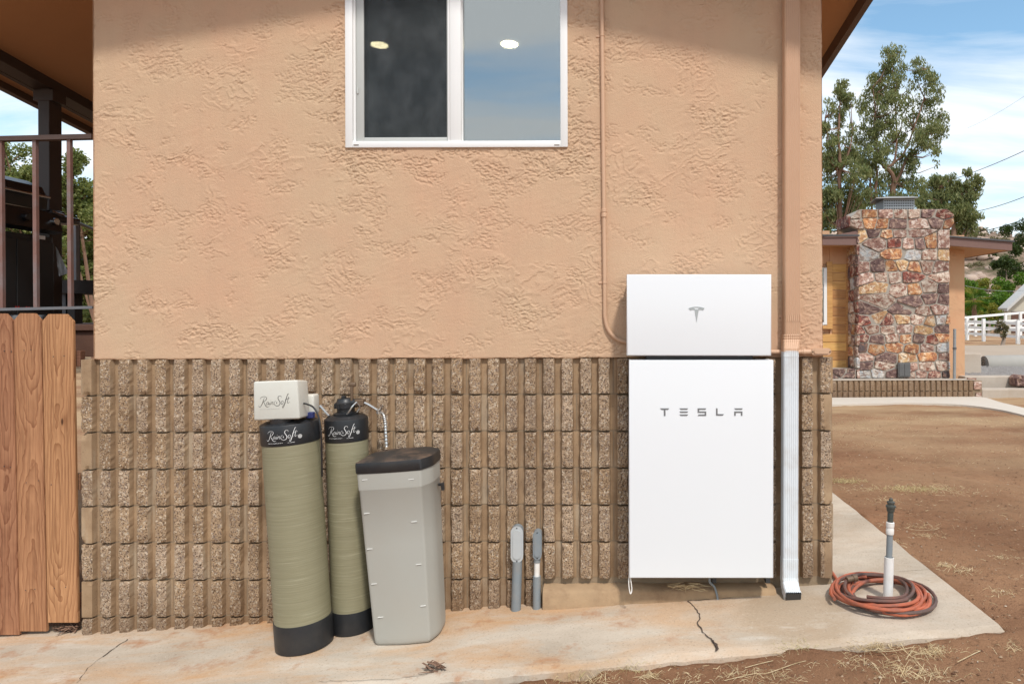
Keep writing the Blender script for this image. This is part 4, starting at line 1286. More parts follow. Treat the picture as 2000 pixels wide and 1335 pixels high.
# ------------------------------------------------------------------ water softener tanks
def slab_pt(x, y): return Vector((x, y, slab_z(x)))
T1, R1 = slab_pt(-1.564, 3.468), 0.1365
T2, R2 = slab_pt(-1.374, 3.618), 0.1085
def resin_tank(base, r, lean, h_base, h_band0, h_band1, h_top, label):
    e_ = empty('water_tank', base, label, 'water tank', rot=(0, lean, 0))
    m = MB(); m.lathe([(r * .94, 0), (r * 1.005, .006), (r * 1.012, h_base * .5), (r * 1.012, h_base - .006), (r * 1.004, h_base)], 56)
    m.build('base_boot', M['black_plastic'], e_, smooth=True)
    m = MB(); m.lathe([(r * .985, h_base - .01), (r * .985, h_band0 + .01)], 64); m.build('tank_body', M['tank'], e_, smooth=True)
    m = MB(); m.lathe([(r * 1.0, h_band0), (r * 1.012, h_band0 + .004), (r * 1.012, h_band1 - .004), (r * 1.0, h_band1), (r * .82, h_top), (r * .45, h_top + .006)], 64)
    m.build('collar', M['black_plastic'], e_, smooth=True, angle=25)
    return e_
t1 = resin_tank(T1, R1, -.066, .142, 1.028, 1.128, 1.140, 'thick olive fibreglass water tank with the off white control head on top')
t2 = resin_tank(T2, R2, -.032, .118, 0.998, 1.112, 1.128, 'slim olive fibreglass water tank with a black valve on top')
def cyl_map(r, cxp, czp, uscale, a0):
    def f(x, y):
        s = (x - cxp) / uscale; a = a0 + s / r
        n_ = Vector((math.cos(a), math.sin(a), 0))
        return n_ * (r * 1.0125) + Vector((0, 0, czp - (y - 460) / uscale)), n_
    return f
def face_angle(base, px):     # direction on the tank that shows at this photo column
    v = P(px, 850, base.y) - base
    s = max(-.95, min(.95, v.x / R1))
    return -math.acos(s)
def print_logo(e_, r, cz, a0, us):
    f = cyl_map(r, 380, cz, us, a0)
    m = MB(); stroke_mesh(m, f); m.build('logo', M['ink_white'], e_)
    m = MB(); small_print(m, f, [(150, 395, 583), (470, 575, 588)], 9); o_ = m.build('small_print', M['ink_white'], e_); o_['kind'] = 'stuff'
    m = MB()
    c, n_ = f(665, 500)
    ring = [f(665 + 34 * math.cos(th), 500 + 34 * math.sin(th)) for th in [2 * math.pi * i / 24 for i in range(24)]]
    m.add([p + n2 * .0005 for p, n2 in ring], [tuple(range(24))]); m.build('seal_mark', M['ink_grey'], e_)
US = 8.333 * 0.87 / (1 / 381.0)            # logo units per metre
US = 8.333 * 384 * 1.06
print_logo(t1, R1, 1.080, -math.pi / 2 + .14, US)
print_logo(t2, R2, 1.058, -math.pi / 2 + .12, US)

# control head on tank 1
hp = P(541, 820, 3.35)
head = empty('control_head', (hp.x, 3.41, hp.z)); head.parent = t1
mw = Matrix.Translation(T1) @ Euler((0, -.066, 0)).to_matrix().to_4x4()
head.matrix_local = mw.inverted() @ Matrix.Translation((hp.x, 3.40, hp.z + .002)) @ Euler((0, -.035, 0)).to_matrix().to_4x4()
bm = bmesh.new(); bmesh.ops.create_cube(bm, size=1)
hw, hh, hd = .113, .192, .11
for v in bm.verts:
    fr = v.co.y < 0
    sx_ = 1.0 if fr else .98
    zz = (v.co.z + .5) * hh
    wz = 1.0 - .045 * (v.co.z + .5)
    v.co = Vector((v.co.x * 2 * hw * wz + (0.0 if fr else 0.004), (-.055 if fr else hd - .055), zz - (0.012 if (not fr and v.co.z > 0) else 0)))
bmesh.ops.bevel(bm, geom=bm.edges[:], offset=.009, segments=3, affect='EDGES', profile=.5)
m = MB(); m.bm(bm); hc_ = m.build('head_cover', M['head'], head, smooth=True, angle=40)
def head_map(x, y):
    return Vector(((x - 400) / (8.333 * 390), -.0553, .098 + (435 - y) / (8.333 * 390))), Vector((0, -1, 0))
m = MB(); stroke_mesh(m, head_map); m.build('logo', M['ink_black'], head)
m = MB(); small_print(m, head_map, [(145, 460, 580)], 8); o_ = m.build('small_print', M['ink_grey'], head); o_['kind'] = 'stuff'
m = MB(); m.rbox(.05, .135, .06, .13, .005, .105, .01, 3); m.build('rear_housing', M['head'], head, smooth=True, angle=40)
m = MB(); m.rbox(.105, .140, .03, .06, -.01, .02, .004); m.build('blue_clip', M['blue'], head)
m = MB(); m.lathe([(.05, -.055), (.055, -.01), (.055, .004)], 24); m.build('neck', M['black_plastic'], head, smooth=True)
# black tube from the head down between the tanks
m = MB(); m.tube(catmull([P(592, 787, 3.40), P(600, 789, 3.38), P(612, 795, 3.36), P(621, 810, 3.35), P(626, 835, 3.345), P(628, 870, 3.36), P(629, 930, 3.40)], 7), .0045, 8)
top(m, 'drain_tube', M['black_plastic'], 'thin black tube curving from the control head down between the two tanks', 'tube', smooth=True)

# valve on tank 2
val = empty('valve', (0, 0, -.020)); val.parent = t2
m = MB(); m.lathe([(.062, 1.150), (.064, 1.158), (.058, 1.162), (.045, 1.166), (.045, 1.185), (.052, 1.188), (.052, 1.215), (.046, 1.220), (.040, 1.236), (.02, 1.24)], 28); m.build('valve_body', M['black_plastic'], val, smooth=True, angle=30)
for k_ in range(9):
    th = 2 * math.pi * k_ / 9
    m = MB(); m.rbox(-.006, .006, .049, .058, 1.186, 1.214, .002)
    o = m.build('grip_lug', M['black_plastic'], val, rot=(0, 0, th))
m = MB(); m.tube([(.03, -.01, 1.212), (.085, -.012, 1.212), (.10, -.012, 1.214)], [.021, .021, .016], 14); m.build('outlet', M['black_plastic'], val, smooth=True)
m = MB(); m.rbox(.060, .105, -.034, .012, 1.196, 1.230, .004); m.build('outlet_nut', M['brass'], val)
m = MB(); m.rbox(-.012, .008, -.03, -.005, 1.232, 1.252, .003); m.build('knob', M['black_plastic'], val)
m = MB(); m.tube([(.040, -.02, 1.225), (.044, -.02, 1.30)], .008, 8); m.rbox(.026, .066, -.028, -.010, 1.298, 1.322, .007, 2); m.build('lever', M['brass'], val, smooth=True)
m = MB(); m.tube(catmull([(.075, -.045, 1.22), (.060, -.065, 1.20), (.045, -.07, 1.175), (.03, -.066, 1.160)], 5), .004, 8); m.tube(catmull([(.075, -.045, 1.22), (.085, -.03, 1.19), (.07, -.03, 1.165)], 5), .004, 8); m.build('wire_clip', M['steel'], val, smooth=True)
# bright pipe behind, between the heads
m = MB(); m.tube([P(626, 792, 3.60), P(643, 812, 3.56)], .0065, 10); m.tube([P(617, 797, 3.62), P(627, 793, 3.60)], .010, 10)
top(m, 'metal_pipe', M['steel'], 'short shiny pipe slanting between the two tank heads', 'pipe', smooth=True)
# flexible steel hose to the brine tank
path_ = catmull([P(712, 786, 3.60), P(722, 791, 3.60), P(738, 801, 3.61), P(748, 808, 3.62), P(752, 822, 3.62), P(753.5, 845, 3.61), P(755, 872, 3.60)], 16)
n_ = len(path_)
m = MB(); m.tube(path_, [.0078 + (.0016 if (i % 4 < 2 and i > n_ * .45) else 0) for i in range(n_)], 10); 
hs = empty('steel_hose', P(755, 872, 3.60), 'ribbed stainless hose bending from the slim tank down to the brine tank lid', 'hose')
C_(m, 'hose', M['steel'], hs, smooth=True)
m = MB(); a, b = P(738, 801, 3.61), P(741, 805, 3.61); m.lathe([(.012, -.01), (.012, .01)], 8, (a.x + .004, a.y, a.z - .006)); C_(m, 'nut', M['steel'], hs)
m = MB(); m.tube([P(741, 802, 3.60), P(746, 794, 3.59), P(746.5, 790, 3.585)], [.006, .006, .004], 8); C_(m, 'valve_stem', M['steel'], hs)

# brine tank
bb = slab_pt(-1.035, 3.52)
br = empty('brine_tank', bb, 'squat grey plastic brine tank with a dusty black lid', 'brine tank', rot=(0, -.068, 0))
def brine_outline(s, n=6):
    """rounded five-sided plan, front towards -y, bowed front"""
    hw, d0, d1 = .152 * s, .142 * s, .150 * s
    corners = [(-hw, -d0 + .012), (0.0, -d0 - .006), (hw * .86, -d0 + .004), (hw * 1.08, -d0 + .085), (hw * 1.06, d1 - .06), (hw * .6, d1), (-hw * .6, d1), (-hw, d1 - .06)]
    rad = [.02, .10, .010, .05, .04, .04, .04, .04]
    out = []
    for i, c in enumerate(corners):
        c = Vector(c); p_, q_ = Vector(corners[i - 1]), Vector(corners[(i + 1) % len(corners)])
        a = (p_ - c); b = (q_ - c); ra = min(rad[i], a.length * .45, b.length * .45)
        A, B = c + a.normalized() * ra, c + b.normalized() * ra
        for k_ in range(n + 1):
            t_ = k_ / n; out.append((1 - t_) ** 2 * A + 2 * t_ * (1 - t_) * c + t_ * t_ * B)
    return out
def loft(levels, cap_bottom=True, cap_top=True):
    m = MB(); vs, fs = [], []
    n = len(levels[0][0])
    for ol, z in levels:
        for p in ol: vs.append((p[0], p[1], z))
    for i in range(len(levels) - 1):
        for j in range(n): fs.append((i * n + j, i * n + (j + 1) % n, (i + 1) * n + (j + 1) % n, (i + 1) * n + j))
    if cap_bottom: fs.append(tuple(reversed(range(n))))
    if cap_top: fs.append(tuple((len(levels) - 1) * n + j for j in range(n)))
    return m.add(vs, fs)
BO = brine_outline
m = loft([(BO(.90), 0.0), (BO(.96), .006), (BO(.985), .018), (BO(1.0), .04), (BO(1.07), .50), (BO(1.11), .775), (BO(1.125), .779), (BO(1.128), .784), (BO(1.135), .868)])
m.build('tank_body', M['brine'], br, smooth=True, angle=60)
m = loft([(BO(1.145), .862), (BO(1.165), .866), (BO(1.165), .905), (BO(1.15), .916), (BO(1.05), .924), (BO(.5), .931)])
lid = m.build('lid', [M['black_plastic'], M['black_dusty']], br, smooth=True, angle=40)
for pg in lid.data.polygons: pg.material_index = 1 if pg.normal.z > .55 else 0
for px, py in ((708, 927), (799, 932), (711, 993), (804, 1015), (716, 1063), (812, 1099), (724, 1132), (820, 1181), (736, 1198)):
    # raised litre marks on the front face
    zc = (1256 - py) / 395.0
    s = 1.0 + .13 * zc / .87
    xx = (px - 787) / 395.0 + .068 * zc + .014
    ol = BO(s)
    yy = min(p.y for p in ol if abs(p.x - xx) < .02) if any(abs(p.x - xx) < .02 for p in ol) else -.142 * s
    # interpolate the front outline at xx
    fr = sorted([p for p in ol if p.y < -.06], key=lambda p: p.x)
    for i in range(len(fr) - 1):
        if fr[i].x <= xx <= fr[i + 1].x and fr[i + 1].x > fr[i].x:
            k_ = (xx - fr[i].x) / (fr[i + 1].x - fr[i].x); yy = fr[i].y + (fr[i + 1].y - fr[i].y) * k_
    m = MB(); m.rbox(-.014, .014, -.0032, .004, -.002, .002, .0008, 1)
    m.build('volume_mark', M['brine_mark'], br, loc=(xx, yy, zc), rot=(0, -.04, 0))
m = MB(); m.tube([(.185, .02, .745), (.205, .018, .745)], .008, 8); m.rbox(.198, .214, .008, .028, .715, .754, .003); m.build('overflow_elbow', M['black_plastic'], br)

# ------------------------------------------------------------------ standpipe and hose
sp0 = PG(1734, 1170)
sp = empty('standpipe', (sp0.x, sp0.y, slab_z(sp0.x)), 'white and grey plastic standpipe with a brass tap head rising from the slab', 'standpipe', rot=(0.0, .035, 0))
k1 = 1 / (F / sp0.y)
def zz(py): return (1170 - py) * k1
m = MB(); m.lathe([(.024, -.03), (.024, zz(1089)), (.0215, zz(1088.5)), (.0215, zz(1092))], 20); m.build('white_pipe', M['pvc_white'], sp, smooth=True)
m = MB(); m.lathe([(.0155, zz(1100)), (.0155, zz(1020))], 16); m.build('grey_pipe', M['pvc_grey'], sp, smooth=True)
m = MB(); m.lathe([(.019, zz(1044)), (.020, zz(1043)), (.020, zz(1034)), (.0185, zz(1033)), (.0185, zz(1030)), (.0205, zz(1029)), (.0205, zz(1021)), (.018, zz(1020))], 20); m.build('white_coupling', M['pvc_white'], sp, smooth=True, angle=30)
m = MB(); m.lathe([(.0145, zz(1024)), (.0145, zz(1001)), (.019, zz(999)), (.021, zz(993)), (.025, zz(991)), (.025, zz(988)), (.017, zz(987)), (.017, zz(984)), (.020, zz(983)), (.020, zz(980.5)), (.010, zz(979)), (.010, zz(975)), (.005, zz(973.5))], 16); m.build('tap_head', M['iron_green'], sp, smooth=True, angle=30)

hr = .0092
hose_c = PG(1722, 1172)
hcx, hcy = hose_c.x - .005, hose_c.y + .02
hz = slab_z(hcx)
R = random.Random(3)
hose = empty('garden_hose', (hcx, hcy, hz), 'faded orange garden hose coiled round the standpipe on the slab', 'hose')
def loop_pts(laps, seed, r0, r1, lift0, drift):
    Rr = random.Random(seed); pts = []
    ph = Rr.uniform(0, 6.28); n = int(laps * 30)
    ox, oy = Rr.uniform(-.02, .02), Rr.uniform(-.02, .02)
    for i in range(n + 1):
        t_ = i / n; a = ph + t_ * laps * 2 * math.pi
        rad = r0 + (r1 - r0) * t_ + .018 * math.sin(a * 1.0 + seed) + .010 * math.sin(a * 2.3 + seed * 2) + .008 * math.sin(a * .61 * laps + seed)
        lift = lift0 + .012 * (0.5 + .5 * math.sin(a * 1.4 + seed * 1.7)) + .004 * math.sin(a * 3.1)
        x, y = hcx + ox + drift * t_ + rad * math.cos(a) * 1.0, hcy + oy + rad * 1.06 * math.sin(a)
        pts.append(Vector((x, y, slab_z(x) + hr + .003 + max(0, lift))))
    return pts
coils = [(3.2, 1, .215, .175, .000, 0), (3.0, 2, .165, .205, .014, 0), (2.3, 4, .19, .225, .028, .01), (2.2, 5, .15, .19, .034, -.01)]
def drop_near(p):
    if math.hypot(p.x - sp0.x, p.y - sp0.y) < .05:
        d_ = Vector((p.x - sp0.x, p.y - sp0.y, 0)); d_.normalize(); q = Vector((sp0.x, sp0.y, p.z)) + d_ * .05; return q
    return p
for i, cfg in enumerate(coils):
    m = MB(); m.tube([drop_near(p) for p in loop_pts(*cfg)], hr, 8); C_(m, 'hose_loop', M['hose'] if i != 3 else M['hose_dark'], hose, smooth=True)
m = MB(); m.tube([drop_near(p) for p in loop_pts(1.4, 8, .235, .20, .004, .03)], hr, 8); C_(m, 'hose_loop', M['hose_dark'], hose, smooth=True)
a_ = PG(1640, 1160)
tail = [Vector((hcx - .10, hcy - .19, hz + hr + .03)), Vector((hcx - .19, hcy - .10, slab_z(hcx - .19) + hr + .02)), Vector((hcx - .235, hcy + .06, slab_z(hcx - .23) + hr + .005)), Vector((P(1637, 1150, 3.60).x, 3.61, slab_z(1.2) + hr)), Vector((P(1634.5, 1130, 3.70).x, 3.70, slab_z(1.2) + .035)), Vector((P(1634, 1118, 3.80).x, 3.80, slab_z(1.2) + .02)), Vector((1.27, 4.1, slab_z(1.27) + hr + .001))]
m = MB(); m.tube(catmull(tail, 8), hr, 8); C_(m, 'hose_tail', M['hose'], hose, smooth=True)
c = Vector((hcx - .135, hcy + .10, hz + .058))
m = MB(); m.tube([c, c + Vector((.035, .012, .003)), c + Vector((.036, .0125, .003)), c + Vector((.058, .02, .004))], [.015, .015, .0185, .0185], 12); C_(m, 'hose_end', M['brass'], hose, smooth=True)

# ------------------------------------------------------------------ wooden fence
YF = 3.80
fence = empty('wooden_fence', (P(70, 1235, YF).x, YF, slab_z(-3)), 'orange brown fence of three dog eared boards beside the block wall', 'fence')
def picket(p0, p1, ptop, pb0, pb1, pbot, yy, rz=0):
    """photo columns at the top and bottom, rows of top and bottom"""
    a, b = P(p0, ptop, yy), P(p1, ptop, yy)
    c_, d_ = P(pb0, pbot, yy), P(pb1, pbot, yy)
    w = b.x - a.x; cut = .040
    ox, oz = (a.x + b.x) / 2, c_.z
    poly = [(c_.x, c_.z), (d_.x, d_.z), (b.x, b.z - cut), (b.x - cut * .95, b.z), (a.x + cut * .85, a.z), (a.x, a.z - cut)]
    m = MB(); m.prism([(x - ox, z - oz) for x, z in poly], -.009, .009)
    me = m.mesh('picket')
    bm = bmesh.new(); bm.from_mesh(me); bmesh.ops.bevel(bm, geom=bm.edges[:], offset=.0022, segments=2, affect='EDGES'); bm.to_mesh(me); bm.free()
    o = link_mesh('picket', me, M['picket'], fence); o.location = Vector((ox, yy, oz)) - Vector(fence.location); return o
picket(-70, -36, 610, -66, -32, 1243, YF); picket(-34, 27, 612, -30, 40, 1238, YF)
picket(29, 83, 611.5, 41, 94, 1231, YF + .004)
picket(84.5, 145, 613, 95.5, 154.5, 1214, YF - .003)
for py in (700, 940, 1170):
    a, b = P(-80, py - 15, YF + .03), P(161, py + 15, YF + .03)
    m = MB(); m.rbox(a.x, b.x, YF + .014, YF + .052, b.z, a.z, .003); o = m.build('rail', M['rail_wood'], fence); 
    cc = (a + b) / 2
    for v in o.data.vertices: v.co -= cc
    o.location = cc - Vector(fence.location)
for px, py in ((8, 685), (22, 686), (47, 684), (60, 683), (104, 696), (125, 695), (50, 1152), (68, 1150), (8, 910), (20, 912), (106, 1148), (128, 1146), (51, 942), (75, 938), (100, 946)):
    c = P(px, py, YF - .013); m = MB(); m.lathe([(.0028, 0), (.0028, -.0015)], 8, (c.x, c.y + .001, c.z), 'y'); C_(m, 'nail_head', M['battery_dark'], fence)
# a clump of bark and leaves at the fence foot
def litter_clump(px, py, n, seed, sz=.05):
    Rr = random.Random(seed); m = MB(); b0 = PG(px, py)
    for _ in range(n):
        c = b0 + Vector((Rr.gauss(0, sz), Rr.gauss(0, sz * .5), 0)); c.z = slab_z(c.x) + Rr.uniform(.003, .03)
        a = Rr.uniform(0, 6.28); L = Rr.uniform(.01, .035); w = Rr.uniform(.002, .006)
        d_ = Vector((math.cos(a), math.sin(a), Rr.uniform(-.4, .4))) * L; s_ = Vector((-math.sin(a), math.cos(a), Rr.uniform(-.5, .5))) * w
        m.add([c - d_ - s_, c + d_ - s_, c + d_ + s_, c - d_ + s_, c + Vector((0, 0, w))], [(0, 1, 2, 3), (0, 1, 4), (2, 3, 4)])
    return m
o = litter_clump(131, 1228, 90, 4, .035).build('leaf_litter', M['bark']); tag(o, 'small brown clump of dead leaves and bark under the fence end', 'litter', kind='stuff')
o = litter_clump(848, 1306, 22, 5, .022).build('leaf_litter', M['bark']); tag(o, 'few dark dead leaf scraps at the slab edge below the brine tank', 'litter', kind='stuff')
# ------------------------------------------------------------------ deck, railing, post, grill at the left
DZ = 1.545                      # deck floor
deck = empty('deck', (-4.2, 4.2, 0), 'dark brown raised deck behind the fence at the left', 'deck')
m = MB(); a, b = P(140, 646, 4.05), P(182, 690, 4.05); m.rbox(-6.2, XL - .01, 4.05, 4.09, b.z - .02, a.z, .004); C_(m, 'rim_joist', M['deck_brown'], deck)
for k_ in range(16):
    y_ = 4.03 + k_ * .147
    m = MB(); m.rbox(-6.2, XL - .012, y_, y_ + .14, a.z + .001, a.z + .036, .004, 1); C_(m, 'deck_board', M['deck_brown'], deck)
for x_ in (-5.9, -4.4, -2.98):
    m = MB(); m.box(x_ - .05, x_ + .05, 4.10, 4.20, slab_z(-4) - .1, b.z); C_(m, 'deck_leg', M['dark_wood'], deck)
DT = a.z + .036
YRAIL = 3.985
rail = empty('deck_railing', (-3.6, YRAIL, DT), 'rusty steel railing with square balusters in front of the grill', 'railing')
def bar(m, p, q, hw, hd=None):
    hd = hd or hw
    p, q = Vector(p), Vector(q)
    d_ = (q - p).normalized(); u = Vector((0, 1, 0)); s_ = d_.cross(u).normalized()
    vs = []
    for e_ in (p, q):
        for sx_, sy_ in ((-1, -1), (1, -1), (1, 1), (-1, 1)): vs.append(e_ + s_ * hw * sx_ + u * hd * sy_)
    m.add(vs, [(0, 1, 2, 3), (7, 6, 5, 4), (0, 4, 5, 1), (1, 5, 6, 2), (2, 6, 7, 3), (3, 7, 4, 0)])
m = MB(); bar(m, P(-90, 274, YRAIL), P(183, 267.5, YRAIL), .0135, .02); C_(m, 'top_rail', M['rail_brown'], rail)
m = MB(); bar(m, P(-90, 606, YRAIL), P(183, 600, YRAIL), .008, .014); C_(m, 'bottom_rail', M['rail_grey'], rail)
for px in (-62, 5, 71.5, 138.5):
    m = MB(); bar(m, P(px, 606 - px * .02, YRAIL), P(px - 2.5, 270, YRAIL), .0105); C_(m, 'baluster', M['rust_rail'], rail)
# post under the patio beam
PXp = -4.10
m = MB(); m.rbox(PXp - .083, PXp, 4.98, 5.095, DT, soffit_z(PXp, 5.0) - .08, .004)
post = empty('patio_post', (PXp - .04, 5.03, DT), 'dark brown wooden post holding the patio beam behind the railing', 'post')
C_(m, 'post', M['dark_wood'], post)
m = MB(); m.rbox(PXp - .115, PXp + .03, 4.975, 5.10, soffit_z(PXp, 5.0) - .17, soffit_z(PXp, 5.0) - .09, .004); C_(m, 'cap_block', M['dark_wood'], post)
# grill facing right, its length runs away from the camera
GX = -3.86
gr = empty('gas_grill', (GX - .25, 4.5, DT), 'black gas grill on the deck behind the railing', 'grill')
def G(m, name, mats, **kw): return C_(m, name, mats, gr, **kw)
g0, g1 = 4.13, 4.74
m = MB(); m.rbox(GX - .52, GX - .02, g0, g1, DT + .05, DT + .60, .006); G(m, 'cabinet', M['grill_cab'])
m = MB(); m.rbox(GX - .018, GX - .004, g0 + .01, (g0 + g1) / 2 - .003, DT + .06, DT + .56, .004); G(m, 'cabinet_door', M['grill_cab'])
m = MB(); m.rbox(GX - .018, GX - .004, (g0 + g1) / 2 + .003, g1 - .01, DT + .06, DT + .56, .004); G(m, 'cabinet_door', M['grill_cab'])
m = MB(); m.add([(GX - .02, g0 - .1, DT + .62), (GX + .035, g0 - .1, DT + .64), (GX - .005, g0 - .1, DT + .77), (GX - .06, g0 - .1, DT + .77),
                 (GX - .02, g1 + .02, DT + .62), (GX + .035, g1 + .02, DT + .64), (GX - .005, g1 + .02, DT + .77), (GX - .06, g1 + .02, DT + .77)],
                [(0, 1, 2, 3), (7, 6, 5, 4), (0, 4, 5, 1), (1, 5, 6, 2), (2, 6, 7, 3), (3, 7, 4, 0)]); G(m, 'control_panel', M['grill_black'])
for y_ in (4.47, 4.70):
    m = MB(); m.lathe([(.026, 0), (.024, .03), (.02, .034)], 18, (GX + .012, y_, DT + .705), 'x'); G(m, 'knob', M['chrome' if y_ > 4.6 else 'grill_black'], smooth=True, angle=40)
prof = [(GX - .03, DT + .78), (GX - .02, DT + .86), (GX - .06, DT + .94), (GX - .16, DT + .985), (GX - .32, DT + .985), (GX - .48, DT + .93), (GX - .51, DT + .78)]
m = MB(); n = len(prof); m.add([(x, g0 - .1, z) for x, z in prof] + [(x, g1 - .04, z) for x, z in prof], [tuple(range(n)), tuple(reversed(range(n, 2 * n)))] + [(i, i + n, (i + 1) % n + n, (i + 1) % n) for i in range(n)]); G(m, 'lid', M['grill_black'], smooth=True, angle=20)
m = MB(); m.tube([(GX + .03, g0 - .1, DT + .86), (GX + .03, g1 - .09, DT + .86)], .011, 10); G(m, 'lid_handle', M['chrome'], smooth=True)
m = MB(); m.tube([(GX + .03, g1 - .13, DT + .86), (GX - .03, g1 - .13, DT + .862)], .008, 8); G(m, 'handle_bracket', M['chrome'])
m = MB(); m.rbox(GX - .46, GX - .01, g1 + .022, g1 + .24, DT + .715, DT + .765, .012, 2); m.rbox(GX - .40, GX - .05, g1 + .03, g1 + .15, DT + .766, DT + .80, .01); G(m, 'side_shelf', M['grill_black'], smooth=True)
m = MB(); m.tube([(GX - .005, g1 - .03, DT + .775), (GX + .005, g1 + .06, DT + .76)], .012, 8); G(m, 'hinge', M['chrome'])
m = MB(); m.rbox(GX - .004, GX - .001, g1 - .16, g1 - .085, DT + .575, DT + .60, .0008, 1); G(m, 'paper_tag', M['ink_white'])
R = random.Random(2); m = MB()
for k_ in range(6):
    y_ = 4.42 + k_ * .020; h_ = R.uniform(.012, .02)
    m.box(GX - .0035, GX - .003, y_, y_ + .012, DT + .10, DT + .10 + h_)
o = G(m, 'red_lettering', M['ink_red']); o['kind'] = 'stuff'
# clear plastic sheet tucked at the grill side
pa, pb, pc = P(108, 480, 4.85), P(133, 533, 4.85), P(115, 539, 4.83)
m = MB(); vs = []
n = 6
idx = {}
for i in range(n + 1):
    for j in range(n + 1 - i):
        idx[(i, j)] = len(vs); u, v = i / n, j / n
        q = pa * (1 - u - v) + pb * u + pc * v; q.y += .012 * mnoise.noise(q * 40); vs.append(q)
fs = []
for i in range(n):
    for j in range(n - i):
        fs.append((idx[(i, j)], idx[(i + 1, j)], idx[(i, j + 1)]))
        if j < n - i - 1: fs.append((idx[(i + 1, j)], idx[(i + 1, j + 1)], idx[(i, j + 1)]))
m.add(vs, fs); m.add([v + Vector((0, .004, 0)) for v in vs], fs)
G(m, 'plastic_sheet', M['plastic_film'])
# bench and back rail further along the deck
bn = empty('deck_bench', P(150, 610, 5.35), 'dark wooden bench on the deck next to the stucco wall', 'bench')
a, b = P(112, 548, 5.3), P(200, 558, 5.9)
m = MB(); m.add([(a.x, 5.2, a.z - .10), (XL - .02, 5.2, a.z - .11), (XL - .02, 5.7, a.z - .11), (a.x, 5.7, a.z - .10), (a.x, 5.2, a.z), (XL - .02, 5.2, a.z - .012), (XL - .02, 5.7, a.z - .012), (a.x, 5.7, a.z)],
                [(0, 3, 2, 1), (4, 5, 6, 7), (0, 1, 5, 4), (1, 2, 6, 5), (2, 3, 7, 6), (3, 0, 4, 7)]); C_(m, 'seat', M['dark_wood'], bn)
for px, w, mt in ((130, .03, 'rail_grey'), (143, .035, 'dark_wood')):
    q = P(px, 600, 5.35); m = MB(); m.box(q.x - w, q.x + w, 5.32, 5.40, DT, a.z - .10); C_(m, 'leg', M[mt], bn)
br2 = empty('back_railing', P(149, 436, 6.2), 'thin black railing along the far side of the deck', 'railing')
m = MB(); m.tube([P(120, 420, 5.6), P(150, 434, 6.0), P(186, 449, 6.5)], .014, 8); C_(m, 'top_rail', M['cable'], br2)
m = MB(); q = P(148, 440, 6.0); m.box(q.x - .018, q.x + .018, 5.98, 6.02, DT, q.z); C_(m, 'rail_post', M['rail_grey'], br2)
m = MB(); q = P(153, 437, 6.06); m.box(q.x - .010, q.x + .010, 6.05, 6.07, DT, q.z); C_(m, 'rail_post', M['cable'], br2)
# grey mat rolled at the deck edge
m = MB(); m.lathe([(.028, 0), (.03, .01), (.03, .70), (.028, .71)], 18, (P(-60, 612, 4.10).x - .25, 4.10, DT + .03), 'x')
top(m, 'rolled_mat', M['grey_mat'], 'grey rolled mat lying along the deck edge above the fence', 'mat', smooth=True)

# ------------------------------------------------------------------ neighbouring house with stone chimney
Y2 = 12.63
ZB2, ZT2 = P(1760, 778, Y2).z, P(1760, 742.5, Y2).z
YW = 13.45
nb = empty('stone_chimney_house', (5.2, YW, .1), 'low tan house wing with pine siding behind the stone chimney', 'house')
def NB(m, name, mats, **kw): return C_(m, name, mats, nb, **kw)
XW1 = P(1884, 600, YW).x; XW0 = 2.2
zsid = P(1630, 515, YW).z
m = MB(); m.box(XW0, 4.30, YW + .02, YW + .3, zsid, 3.3); m.box(4.30, XW1, YW + .0, YW + .3, ZT2 - .3, 3.2)
m.box(XW0, 4.30, YW + .05, YW + .28, ZT2 - .3, zsid); m.box(XW1 - .25, XW1, YW + .28, 19, ZT2 - .3, 3.2)
NB(m, 'wall', M['stucco_far'])
# pine boards
XC0 = P(1674.5, 600, 12.9).x                         # chimney left edge
bx1 = XC0 + .02
wx1 = P(1625, 600, YW).x
zc = zsid; bh = .172
zs0 = P(1630, 720, YW).z
zwin_b = P(1620, 645, YW).z
i = 0
while zc > zs0 + .02:
    zl = max(zs0, zc - bh)
    x0_ = XW0 if zc <= zwin_b + .03 else wx1
    m = MB(); m.rbox(-(bx1 - x0_) / 2, (bx1 - x0_) / 2, -.011, .011, -(zc - zl) / 2 + .006, (zc - zl) / 2 - .006, .006, 1)
    o = m.build('siding_board', M['pine'], nb); o.location = Vector(((bx1 + x0_) / 2, YW - .003, (zc + zl) / 2)) - Vector(nb.location)
    zc -= bh; i += 1
m = MB(); m.rbox(bx1 - .05, bx1 - .01, YW - .035, YW - .012, zs0, zsid, .003); NB(m, 'corner_board', M['pine'])
wn_ = empty('window', (0, 0, 0)); wn_.parent = nb; wn_.location = -Vector(nb.location)
z1_, z0_ = P(1612, 523, YW).z, P(1612, 634, YW).z
m = MB(); m.rbox(wx1 - .11, wx1, YW - .04, YW - .015, zwin_b + .03, z1_ + .12, .003); m.build('casing', M['pine'], wn_)
m = MB(); m.rbox(XW0 + .5, wx1 - .111, YW - .041, YW - .015, zwin_b + .03, z0_ - .01, .003); m.build('casing', M['pine'], wn_)
xe = wx1 - .111
m = MB(); m.rbox(xe - .06, xe, YW - .045, YW + .01, z0_, z1_, .004); m.build('frame', M['vinyl'], wn_)
m = MB(); m.rbox(XW0 + .6, xe - .061, YW - .045, YW + .01, z0_ - .005, z0_ + .05, .004); m.build('frame', M['vinyl'], wn_)
m = MB(); m.box(XW0 + .6, xe - .055, YW - .020, YW - .012, z0_ + .045, z1_); m.build('glass_pane', M['glass_far'], wn_)
